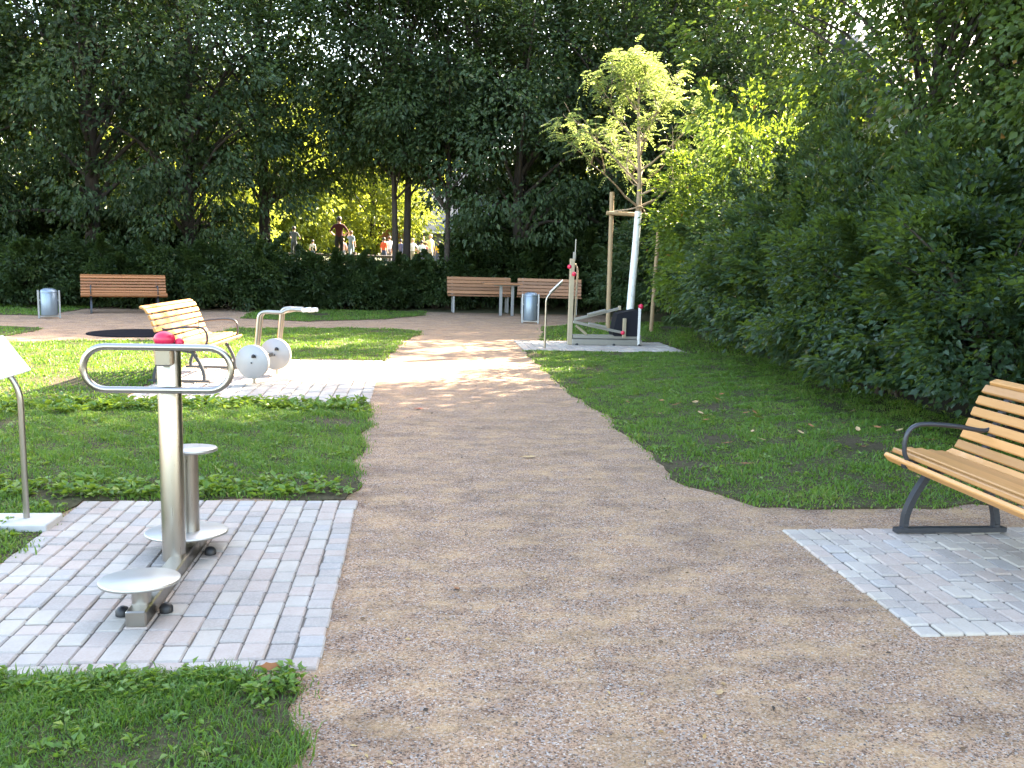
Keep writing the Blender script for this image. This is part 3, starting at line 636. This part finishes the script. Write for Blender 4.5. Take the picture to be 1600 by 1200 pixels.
B = make_tree('b', 23, 12.0, 4.0, 3.3, 330, 70, .7, .16, .5, LF_BG, .13, 30, gap=.3)
B2 = make_tree('b2', 24, 11.5, 4.2, 2.9, 280, 70, .7, .16, .5, LF_BG, .10, 26, gap=.3, lean=(-.5, 0), bend=.3)
G = make_tree('g', 28, 12.5, 3.1, 4.2, 400, 70, .74, .17, .55, LF_BG, .2, 30)
TT = make_tree('t', 29, 15.5, 6.2, 4.6, 520, 80, .85, .20, .58, LF_MAP, .24, 40, power=.5)
D = make_tree('d', 25, 10.5, 2.6, 3.6, 400, 75, .65, .14, .62, LF_BRD, .17, 36)
FR = make_tree('f', 26, 9.5, .8, 4.2, 420, 60, .85, .26, .6, LF_FAR, .2, 16)
GL = 'tall trees behind the clearing'
BGT = [  # x, y, rot, scale, data, label
 (-9.3, 27.2, 0.4, 1.0, A, 'broad dark tree whose thick trunk rises behind the orange bench'),
 (-6.5, 27.4, 2.1, .92, A2, 'dark leafy tree with a straight trunk right of the orange bench'),
 (-13.2, 27.0, 3.3, 1.0, A2, 'dark tree at the outer left end of the hedge'),
 (-11.4, 31.5, 5.0, 1.08, A, 'dark tree behind the tree with the thick trunk'),
 (-16.5, 30.5, 1.0, 1.1, A, 'outermost dark tree left of the round bin'),
 (-8.0, 33.5, 1.7, 1.1, B, 'dark tree filling the gap behind the two left trunks'),
 (-.75, 27.2, 0.0, 1.0, B2, 'slender leaning tree beside the opening to the crowd'),
 (-.25, 27.6, 1.3, .98, B, 'slim dark tree next to the leaning slender tree'),
 (.98, 27.0, 4.2, .9, B2, 'thin stemmed tree right of the paired slender trunks'),
 (3.25, 27.6, 2.6, .98, A2, 'thick stemmed tree behind the picnic table'),
 (1.9, 32.5, .9, 1.12, B, 'tall dark tree farther back behind the picnic benches'),
 (-4.6, 29.2, 3.9, 1.0, G, 'tall tree whose crown arches above the opening to the crowd'),
 (6.6, 28.0, 5.2, .95, A, 'dark tree behind the young staked tree'),
 (9.6, 25.6, 1.1, .70, A2, 'mid green tree behind the sunlit shrubs'),
 (5.2, 33.0, 2.2, 1.2, A2, 'dark tree in the second row behind the picnic bench'),
 (10.0, 31.5, .3, 1.1, A, 'dark tree in the second row behind the sunlit shrubs'),
 (14.5, 32.0, 2.9, 1.1, A, 'dark tree in the second row left of the white house'), (8.2, 36.0, 4.4, 1.2, A, 'dark tree in the third row behind the young staked tree')]
for x, y, rz, sc, dt, lb in BGT: place_tree('broadleaf_tree', dt, x, y, rz, sc, lb, GL)
GR_ = 'trees overhanging the right shrubs'
for x, y, rz, sc, dt, lb in [(9.7, 14.7, .5, 1.0, TT, 'tall tree rising behind the mid green shrub'), (9.3, 11.2, 2.2, .98, TT, 'tall tree with dark trunk above the middle of the shrub row'), (8.9, 6.6, 4.1, .96, TT, 'tall tree overhanging the wooden bench side of the shrubs'),
        (7.7, 9.4, 2.4, .72, D, 'small broadleaf tree leaning out over the dark shrubs'), (7.8, 13.4, .9, .82, D, 'small broadleaf tree above the mid green shrub'), (12.6, 16.0, 5.2, .85, D, 'broadleaf tree behind the tall tree of the shrub row'), (12.3, 13.4, 4.0, 1.05, D, 'broadleaf tree before the white house'), (10.3, 7.6, 5.5, .9, D, 'broadleaf tree behind the shrubs by the wooden bench'), (14.0, 9.0, 1.2, 1.1, A2, 'dense tree deep behind the dark shrubs'), (16.6, 15.6, 3.1, 1.05, A2, 'dense tree beside the white house'),
        (8.6, 1.6, 3.6, 1.0, TT, 'tall tree past the end of the shrub row'), (13.6, 3.6, .2, 1.05, A, 'tall dense tree farther from the wooden bench'), (20.6, 14.9, .9, 1.0, A2, 'outer tree past the white house')]:
    place_tree('broadleaf_tree', dt, x, y, rz, sc, lb, GR_)
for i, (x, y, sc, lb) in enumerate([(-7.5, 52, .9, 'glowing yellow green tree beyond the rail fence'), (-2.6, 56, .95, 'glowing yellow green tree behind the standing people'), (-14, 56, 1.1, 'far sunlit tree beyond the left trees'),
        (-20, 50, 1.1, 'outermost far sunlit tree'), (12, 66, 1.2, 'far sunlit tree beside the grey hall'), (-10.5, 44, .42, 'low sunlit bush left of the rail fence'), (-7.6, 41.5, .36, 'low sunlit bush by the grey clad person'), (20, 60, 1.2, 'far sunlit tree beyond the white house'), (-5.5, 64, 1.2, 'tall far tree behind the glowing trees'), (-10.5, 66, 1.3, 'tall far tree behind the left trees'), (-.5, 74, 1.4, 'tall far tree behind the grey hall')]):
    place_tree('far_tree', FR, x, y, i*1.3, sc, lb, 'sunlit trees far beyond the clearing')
# shrubs
def make_shrub(seed, h, rad, ncl, per, crad, ln, wid, mat, low=.12):
    r = np.random.default_rng(seed); out = []; ph = r.uniform(0, 6.28, 6)
    while len(out) < ncl:
        d = unit(r, 1)[0]; d[2] = abs(d[2])*1.0-.12; q = .55+.5*math.sqrt(r.random())
        lob = 1+.17*math.sin(4*math.atan2(d[1], d[0])+ph[0]+5*d[2])+.12*math.sin(7*math.atan2(d[1], d[0])+ph[1]-4*d[2])+.10*math.sin(11*math.atan2(d[1], d[0])+9*d[2]+ph[2])
        p = np.array([d[0]*rad*q*lob, d[1]*rad*q*lob, h*(low+(1-low)*max(0, .14+d[2]*.86)*q*lob)])
        if p[2] < .1: continue
        out.append(p)
    for _ in range(34):  # long shoots standing out of the mass
        b_ = out[r.integers(0, ncl)]; dd = b_-np.array([0, 0, h*.35]); dd = dd/np.linalg.norm(dd)+np.array([0, 0, .5])+r.normal(0, .25, 3)
        for q in range(4): out.append(b_+dd*(.1+.09*q))
    ncl = len(out); kr = crad*r.uniform(.6, 1.4, ncl); kr[-136:] = .09
    c_ = np.array(out); V, F, T = clump_leaves(r, c_, per, kr, .75, ln, wid, np.array([0, 0, h*.4]), .2)
    m = MB()
    for i in r.choice(ncl-140, 26, replace=False):
        p = Vector(c_[i]); b0 = Vector((r.uniform(-.3, .3)*rad*.5, r.uniform(-.3, .3)*rad*.5, -.05)); m.tube(smooth_path([b0, b0.lerp(p, .5)+Vector((0, 0, .15*h)), p], 3), [.022*(1-.8*q/6)+.004 for q in range(7)], 5, cap=False)
    return (m.mesh('stems', MBARK), np_mesh('foliage', V, F, mat, T))
def place_shrub(data, x, y, rz, sc, label, group):
    t = empty('shrub', (x, y, gz(x, y)), rz); t.scale = sc if isinstance(sc, tuple) else (sc, sc, sc); obj('stems', data[0], t); obj('foliage', data[1], t)
    return tag(t, label, 'shrub', group)
S1 = make_shrub(31, 3.0, 1.55, 520, 66, .23, .085, .55, LF_HG); S2 = make_shrub(32, 2.7, 1.5, 520, 66, .22, .08, .5, LF_HG)
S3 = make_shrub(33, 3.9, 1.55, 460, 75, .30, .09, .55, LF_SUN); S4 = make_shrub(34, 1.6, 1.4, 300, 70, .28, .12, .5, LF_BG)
S5 = make_shrub(35, 3.4, 1.7, 420, 80, .30, .10, .5, LF_BG2)
GS = 'shrubs along the right lawn'
for dt, x, y, rz, sc, lb in [(S2, 6.5, 6.3, .3, (1, 1, .95), 'dark shrub behind the arm of the wooden bench'), (S1, 6.15, 8.6, 1.9, (1.06, 1.06, .9), 'dark blue green shrub at the widest part of the lawn'), (S2, 6.0, 10.5, 3.3, (1.06, 1.06, 1.06), 'dark shrub reaching low over the lawn'),
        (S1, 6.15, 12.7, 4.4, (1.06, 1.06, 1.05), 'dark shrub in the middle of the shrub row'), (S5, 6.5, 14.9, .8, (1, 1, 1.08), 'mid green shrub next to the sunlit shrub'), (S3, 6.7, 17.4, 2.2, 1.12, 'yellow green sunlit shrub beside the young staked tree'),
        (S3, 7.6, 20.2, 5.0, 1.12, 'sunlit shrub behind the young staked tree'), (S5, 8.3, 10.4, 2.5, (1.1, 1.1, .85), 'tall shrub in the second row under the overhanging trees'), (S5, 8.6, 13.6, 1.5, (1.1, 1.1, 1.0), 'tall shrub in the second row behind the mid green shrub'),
        (S5, 8.7, 7.2, 4.0, (1.1, 1.1, .85), 'tall shrub in the second row by the wooden bench'), (S5, 10.4, 16.0, 3.0, (1.2, 1.2, 1.0), 'tall shrub behind the yellow green shrub'), (S5, 6.9, 23.2, 1.0, (1.1, 1.1, .95), 'dark shrub past the young staked tree')]:
    place_shrub(dt, x, y, rz, sc, lb, GS)
GH = 'low hedge shrubs behind the clearing'
HX = [(-13.4, 25.8, 1.1, 'at the far left end'), (-11.6, 25.2, 1.1, 'left of the round bin'), (-9.9, 24.9, 1.05, 'behind the left round bin'), (-8.2, 25.4, 1.05, 'behind the left arm of the orange bench'), (-6.5, 25.2, 1.0, 'behind the orange bench'), (-4.9, 25.4, 1.1, 'right of the orange bench'), (-3.4, 26.0, .95, 'below the rail fence'),
      (-2.1, 26.2, .92, 'below the standing people'), (-.7, 26.6, .86, 'at the foot of the paired slender trunks'), (.6, 26.9, .84, 'at the foot of the thin stemmed tree'), (2.0, 27.9, 1.15, 'behind the picnic bench'), (3.6, 28.0, 1.25, 'behind the picnic table'), (5.2, 27.6, 1.4, 'behind the dark picnic bench')]
for i, (x, y, s_, lb) in enumerate(HX):
    place_shrub(S4, x, y, i*1.7, (s_, s_*.85, s_), 'dark shrub of the low hedge '+lb, GH)
for i, (x, y, s_, lb) in enumerate([(-10.8, 29.5, 1.5, 'tall dark undergrowth shrub behind the orange bench'), (-14.5, 29, 1.6, 'tall dark undergrowth shrub at the left end of the hedge'), (-7.9, 29.5, 1.25, 'dark undergrowth shrub between the two left trunks'), (4.4, 31.2, 1.9, 'tall dark undergrowth shrub behind the picnic table'), (5.6, 29.5, 2.1, 'tall dark undergrowth shrub behind the dark picnic bench'), (8.2, 29.0, 2.0, 'tall dark undergrowth shrub behind the sunlit shrubs')]):
    place_shrub(S4, x, y, i*2.1, s_, lb, 'undergrowth behind the hedge')

# young staked tree with feathery leaves
def young_tree():
    t = empty('young_tree', (4.62, 19.0, 0)); r = np.random.default_rng(51); rnd = random.Random(8)
    m = MB(); m.tube(smooth_path([(0, 0, 0), (.03, 0, .9), (.07, 0, 1.8), (.10, 0, 2.62)], 4), [.085-.001*i for i in range(13)], 12); m.build('trunk', MTW, t)
    m = MB(); tips = []
    def br(p, d, l, rad, lev):
        q = p; pts = [p]; dd = d.copy()
        for i in range(4):
            dd = (dd+Vector((rnd.gauss(0, .13), rnd.gauss(0, .13), rnd.gauss(.05, .08)))).normalized(); q = q+dd*l/4; pts.append(q)
        m.tube(pts, [rad*(1-.16*i) for i in range(5)], 6, cap=False)
        if lev >= 1: tips.extend(pts[2:] if lev == 1 else pts[1:])
        if lev < 3:
            for i in range(3 if lev else 4):
                k = rnd.choice([1, 2, 3, 4]); a_ = rnd.uniform(0, 6.28); nd = (dd*.75+Vector((math.cos(a_)*.75, math.sin(a_)*.75, rnd.uniform(-.1, .5)))).normalized(); br(pts[k], nd, l*rnd.uniform(.5, .72), rad*.5, lev+1)
    st_ = smooth_path([(.10, 0, 2.55), (.10, .0, 3.2), (.05, .02, 4.0), (.0, 0, 4.9), (.02, 0, 5.4)], 3); m.tube(st_, [.06*(1-.075*i)+.003 for i in range(13)], 8)
    for i in range(17):
        p = st_[1+int(i*.66)]; a_ = i*2.4+rnd.random(); l = 1.75-.075*i; br(p, Vector((math.cos(a_), math.sin(a_), .42+.05*i)).normalized(), l, .03-.0011*i, 1)
    tips.extend(st_[-4:]); m.build('branches', MTB, t)
    T = np.array([tuple(p) for p in tips]); n = 1000; c_ = T[r.integers(0, len(T), n)]+r.normal(0, .04, (n, 3))
    d = unit(r, n); d[:, 2] = d[:, 2]*.7+.12; d[:, :2] += c_[:, :2]*.3; d /= np.linalg.norm(d, axis=1, keepdims=True); sd_ = np.cross(d, [0, 0, 1.]); sd_ /= np.linalg.norm(sd_, axis=1, keepdims=True)
    Ln = r.uniform(.18, .34, n); tn = np.clip(r.normal(.5, .2, n), 0, 1); Vs, Fs, Ts, k = [], [], [], 0
    for j in range(6):
        for s_ in (-1, 1):
            f_ = (j+.6)/6; pos = c_+d*(Ln*f_)[:, None]-np.array([0, 0, 1.])*(.35*Ln*f_*f_)[:, None]; ax = sd_*s_+d*.6-np.array([0, 0, .12])
            nr = np.array([0, 0, 1.])+r.normal(0, .35, (n, 3)); l = .092*(1.1-.4*f_)*r.uniform(.75, 1.2, n); V, F, T_ = leaves(pos, ax, nr, l, l*.36, tn); Vs.append(V); Fs.append(F+k); Ts.append(T_); k += len(V)
    obj('crown', np_mesh('crown', np.concatenate(Vs), np.concatenate(Fs), LF_YNG, np.concatenate(Ts)), t)
    tag(t, 'young tree with white painted trunk and pale feathery leaves', 'tree')
young_tree()
t = empty('tree_stakes', (4.23, 19.3, 0))
for p, q, rr in (((0, 0, -.05), (-.03, 0, 3.03), .05), ((1.05, .3, -.05), (1.12, .3, 2.5), .045)):
    m = MB(); m.tube([p, Vector(p).lerp(Vector(q), .5), q], rr, 10); m.build('stake', MPOLE, t)
m = MB(); m.tube([(-.15, -.09, 2.58), (.5, -.1, 2.565), (1.22, .2, 2.55)], .045, 10); m.build('cross_bar', MPOLE, t)
m = MB(); m.tube(smooth_path([(.0, -.05, 2.62), (.3, -.32, 2.66), (.5, -.42, 2.72), (.6, -.3, 2.66), (.75, .1, 2.6)], 4), .016, 6); m.build('tie_rope', MTB, t)
tag(t, 'round timber stakes with cross bar supporting the young tree', 'tree stake')

# ================================================================ background buildings, fence
MSLATE = plain('slate_roof', (.075, .085, .10), .75, var=.15, scale=3); MWALL = plain('white_render', (.72, .72, .70), .9, var=.05, scale=2); MGLS = plain('dark_glass', (.03, .04, .05), .1, var=.1); MTERRA = plain('terracotta_roof', (.36, .13, .07), .8, var=.2, scale=4)
t = empty('hall', (5.2, 62, .9))
m = MB(); m.box((0, 5, 1.1), (13, 10, 2.2)); m.build('wall', plain('hall_wall', (.16, .17, .18), .9), t)
m = MB(); m.prism([(-5.6, 2.3), (0, 7.2), (5.6, 2.3), (5.6, 2.15), (0, 7.0), (-5.6, 2.15)], 14.0, (0, 5, 0), Matrix.Rotation(R(90), 3, 'Z')); m.build('roof', MSLATE, t)
m = MB(); m.box((0, -.68, 2.20), (14.1, .14, .14)); m.build('gutter', MWHITE, t)
for i in range(5):
    f_ = MB(); f_.box((-5+2.5*i, -.03, 1.3), (1.3, .06, 1.0)); w_ = f_.build('window', MGLS, t)
tag(t, 'low hall with big slate grey roof and white gutter behind the crowd', 'building')
t = empty('kiosk', (-1.25, 56, .9)); t.scale = (.62, .62, .85); m = MB(); m.box((0, 0, 1.0), (2.2, 2.0, 2.0)); m.build('wall', plain('kiosk_wall', (.28, .2, .15), .9), t)
m = MB(); m.prism([(-1.5, 1.95), (0, 2.9), (1.5, 1.95)], 2.6); m.build('roof', MTERRA, t)
m = MB(); m.box((.2, -1.02, 1.15), (1.2, .05, .8)); m.build('window', MGLS, t); tag(t, 'small kiosk with terracotta roof behind the crowd', 'kiosk')
t = empty('white_house', (19.5, 27.5, gz(0, 27.5)-.05)); m = MB(); m.box((0, 0, 2.9), (12.5, 8, 5.8)); m.build('wall', MWALL, t)
m = MB(); m.prism([(-4.5, 5.75), (0, 8.6), (4.5, 5.75)], 13.2, (0, 0, 0), Matrix.Rotation(R(90), 3, 'Z')); rf = m.build('roof', MSLATE, t)
m = MB(); m.box((2.5, .8, 8.6), (.6, .6, 1.2)); m.build('chimney', MTERRA, rf)
for z in (1.5, 4.2):
    for i in range(4):
        x = -4.6+3.0*i; m = MB(); m.box((x, -4.0, z), (1.2, .06, 1.4)); w_ = m.build('window', MGLS, t)
        m = MB(); m.box((x, -4.04, z-.76), (1.36, .14, .06)); m.build('sill', MWALL, w_)
tag(t, 'white rendered house glimpsed through the trees behind the shrubs', 'house')
t = empty('rail_fence', (-3.1, 36.6, 0))
for x in (-3.2, -1.25, .7, 2.6):
    m = MB(); m.tube([(x, 0, .5), (x, 0, 1.62)], .09, 8); m.build('post', MRAIL, t)
for z in (1.46, 1.12):
    m = MB(); m.tube([(-3.5, -.09, z), (-.3, -.1, z+.015), (2.9, -.09, z)], .055, 8); m.build('rail', MRAIL, t)
tag(t, 'dark wooden rail fence before the standing people', 'fence')

# ================================================================ people
SK = plain('skin', (.48, .28, .20), .6, var=.05)
HAIRS = {'dark': plain('dark_hair', (.03, .02, .015), .6), 'brown': plain('brown_hair', (.11, .06, .03), .6), 'blond': plain('blond_hair', (.40, .28, .13), .6)}
_cl = {}
def cloth(c_):
    if c_ not in _cl: _cl[c_] = plain('cloth', c_, .9, var=.1, scale=8)
    return _cl[c_]
def person(x, y, h, face, shirt, trou, hair, label, group, arms='down', legs=(0, 0), sub=1):
    k = h/1.75; J = []; E = []
    def j(p, r_, part, par=None):
        J.append((Vector(p)*k, r_*k, part)); i = len(J)-1
        if par is not None: E.append((par, i))
        return i
    pel = j((0, 0, .95), .145, 2); w = j((0, .0, 1.12), .125, 1, pel); ch = j((0, .01, 1.32), .15, 1, w); nb = j((0, .02, 1.46), .085, 1, ch); nk = j((0, .0, 1.53), .052, 0, nb); hd = j((0, -.015, 1.62), .092, 0, nk); j((0, -.01, 1.70), .082, 0, hd)
    for s_ in (-1, 1):
        sh = j((s_*.17, .01, 1.41), .062, 1, ch)
        if arms == 'hips': el = j((s_*.36, .05, 1.17), .045, 1, sh); wr = j((s_*.22, -.10, 1.03), .034, 0, el); j((s_*.16, -.13, 1.02), .036, 0, wr)
        elif arms == 'lean': el = j((s_*.27, -.12, 1.20), .045, 1, sh); wr = j((s_*.20, -.34, 1.12), .034, 0, el); j((s_*.18, -.41, 1.12), .036, 0, wr)
        elif arms == 'up' and s_ == 1: el = j((s_*.34, -.1, 1.33), .045, 1, sh); wr = j((s_*.30, -.2, 1.56), .034, 0, el); j((s_*.29, -.22, 1.64), .036, 0, wr)
        else: el = j((s_*.23, .03, 1.15), .046, 1, sh); wr = j((s_*.25, -.03, .91), .034, 0, el); j((s_*.25, -.06, .82), .038, 0, wr)
        hp = j((s_*.09, 0, .86), .098, 2, pel); kn = j((s_*.10, -.02-legs[0 if s_ < 0 else 1], .50), .066, 2, hp); an = j((s_*.10, .03-legs[0 if s_ < 0 else 1]*.4, .10), .045, 2, kn); j((s_*.11, -.11-legs[0 if s_ < 0 else 1]*.4, .04), .04, 3, an)
    me = bpy.data.meshes.new('person'); me.from_pydata([p for p, _, _ in J], E, []); o = bpy.data.objects.new('person_tmp', me); C.objects.link(o)
    md = o.modifiers.new('skin', 'SKIN'); md.use_smooth_shade = True
    for i, (p, r_, _) in enumerate(J): me.skin_vertices[0].data[i].radius = (r_, r_*(.74 if _ in (1, 2) and abs(p.x) < .01 else 1))
    me.skin_vertices[0].data[0].use_root = True
    sb = o.modifiers.new('sub', 'SUBSURF'); sb.levels = sub; sb.render_levels = sub
    dg = bpy.context.evaluated_depsgraph_get(); nm = bpy.data.meshes.new_from_object(o.evaluated_get(dg)); bpy.data.objects.remove(o)
    nm.materials.clear()
    for mt in (SK, cloth(shirt), cloth(trou), MBLK): nm.materials.append(mt)
    segs = [(J[a_][0], J[b_][0], J[b_][2]) for a_, b_ in E]
    for f_ in nm.polygons:
        c_ = f_.center; best = None
        for a_, b_, part in segs:
            d = b_-a_; q = max(0, min(1, (c_-a_).dot(d)/d.length_squared)); e = (a_+d*q-c_).length
            if best is None or e < best[0]: best = (e, part)
        f_.material_index = best[1]
    t = empty('person', (x, y, gz(x, y)-.01), face); obj('body', nm, t)
    m = MB(); prof = [(.001, .1), (.055, .092), (.09, .055), (.104, .0), (.10, -.045), (.085, -.085)]; m.lathe([(a_*k, b_*k) for a_, b_ in prof], 14, (0, .014*k, 1.665*k)); m.build('hair', HAIRS[hair], t)
    return tag(t, label, 'person', group)
person(-3.1, 37.9, 1.80, R(185), (.06, .008, .016), (.008, .008, .011), 'dark', 'standing person in dark red top and black trousers behind the rail fence', None, 'hips', sub=2)
person(-4.92, 37.9, 1.35, R(170), (.10, .12, .15), (.05, .06, .08), 'dark', 'grey clad person behind the left end of the rail fence', None, 'lean', sub=2)
person(-2.62, 38.1, 1.25, R(150), (.22, .30, .40), (.20, .27, .36), 'brown', 'child in pale blue beside the person in dark red', None, 'up', sub=2)
GC = 'crowd beyond the rail fence'
CR = [(-1.55, 1.5, (.75, .10, .03), 'orange red shirt', 'down'), (-1.32, 1.6, (.75, .75, .75), 'white shirt beside the orange red one', 'up'), (-1.0, 1.4, (.14, .09, .07), 'brown jacket', 'down'), (-.72, 1.45, (.10, .12, .2), 'navy top', 'lean'),
      (-.42, 1.3, (.7, .7, .72), 'white top next to navy top', 'down'), (-.12, 1.5, (.65, .62, .6), 'cream top', 'hips'), (.35, 1.4, (.7, .7, .7), 'white top left of the pink shirt', 'down'), (.58, 1.35, (.65, .30, .30), 'pink shirt', 'down'),
      (.80, 1.75, (.65, .60, .25), 'pale yellow shirt', 'up'), (1.24, 1.4, (.80, .52, .03), 'bright yellow shirt', 'down'), (1.55, 1.35, (.20, .08, .35), 'purple top', 'down'), (2.02, 1.45, (.5, .02, .04), 'red top', 'hips'), (2.35, 1.5, (.7, .5, .48), 'pale rose top', 'down'),
      (-3.6, 1.4, (.6, .35, .3), 'salmon top', 'down'), (-3.35, 1.3, (.12, .1, .1), 'black top', 'down'), (-5.2, 1.3, (.6, .5, .4), 'beige top', 'down'), (2.9, 1.4, (.4, .05, .1), 'crimson jacket', 'down')]
for i, (x, h_, c_, nm_, ar) in enumerate(CR):
    person(x, 46.3+(i*37 % 13)*.11, h_, R(140+(i*67) % 90), c_, ((.05, .06, .1), (.2, .2, .22), (.3, .27, .2))[i % 3], ('dark', 'brown', 'blond')[i % 3], 'distant person in '+nm_+' in the crowd', GC, ar, sub=1)

# ================================================================ fallen leaves and twig
LB = {'brown': plain('dry_leaf_brown', (.26, .10, .035), .8), 'red': plain('dry_leaf_red', (.35, .06, .03), .8), 'tan': plain('dry_leaf_tan', (.38, .25, .12), .8)}
def leaf_obj(x, y, z, s_, col, rot, label):
    m = MB(); P = []
    for i in range(14):
        a_ = 2*math.pi*i/14; rr = s_*(.5+.14*math.cos(2*a_)+.08*math.cos(6*a_)); P.append((rr*math.cos(a_), rr*.7*math.sin(a_)))
    V = [(x_, y_, .25*abs(y_)+.2*x_*x_/s_) for x_, y_ in P]+[(0, 0, 0)]; F = [(i, (i+1) % 14, 14) for i in range(14)]
    m.add(V, F); m.tube([(-s_*.5, 0, .05*s_), (-s_*.9, 0, .01)], .0015, 5)
    o = m.build('fallen_leaf', LB[col]); o.location = (x, y, z); o.rotation_euler = rot; return tag(o, label, 'leaf')
leaf_obj(-.52, 3.24, .06, .055, 'brown', (.9, .2, .3), 'orange brown dry leaf standing in the weeds at the pad corner')
leaf_obj(.06, 9.25, .006, .09, 'red', (0, .1, .8), 'dark red leaf lying on the path beyond the middle')
leaf_obj(.93, 7.0, .006, .09, 'tan', (.1, 0, .1), 'tan curled leaf lying in the middle of the path')
leaf_obj(.22, 4.15, .005, .035, 'brown', (0, .1, 2), 'small brown leaf on the gravel near the pad')
leaf_obj(1.15, 3.05, .005, .045, 'tan', (0, .1, 1), 'pale leaf on the near gravel')
rl = random.Random(3)
for i in range(34):
    leaf_obj(rl.uniform(2.3, 4.7), rl.uniform(6, 10.5), .055, rl.uniform(.05, .08), rl.choice(['brown', 'tan', 'brown']), (rl.uniform(-.3, .3), rl.uniform(-.3, .3), rl.uniform(0, 6)), 'dry brown leaf lying on the lawn under the shrubs')['group'] = 'dry leaves on the shaded lawn'

# leaf crumbs and bark bits strewn on the gravel
r = np.random.default_rng(91); n = 420; yy = 2.5+10*r.random(n)**1.3; xx = r.uniform(-.35, 3.2, n); k = ((xx < 1.9) | (yy < 5.4)) & ~((xx > 2.1) & (yy > 3.4) & (yy < 5.1)); xx, yy = xx[k], yy[k]; n = len(xx)
ax = unit(r, n); ax[:, 2] *= .15; nr = np.stack([r.normal(0, .25, n), r.normal(0, .25, n), np.ones(n)], 1); l = r.uniform(.012, .035, n)
V, F, T = leaves(np.stack([xx, yy, np.full(n, .006)], 1), ax, nr, l, l*r.uniform(.15, .6, n), r.random(n), .2, -.05)
MCR, nt, b = newmat('leaf_crumb'); at = N(nt, 'ShaderNodeAttribute', attribute_name='tint'); L(nt, ramp(nt, at.outputs['Fac'], [(0, (.03, .022, .015)), (.5, (.13, .07, .03)), (.8, (.25, .14, .05)), (1, (.40, .28, .12))]), b.inputs['Base Color']); b.inputs['Roughness'].default_value = .9
tag(obj('leaf_litter', np_mesh('leaf_litter', V, F, MCR, T)), 'small brown leaf crumbs and bark bits strewn on the path', 'leaf litter', kind='stuff')
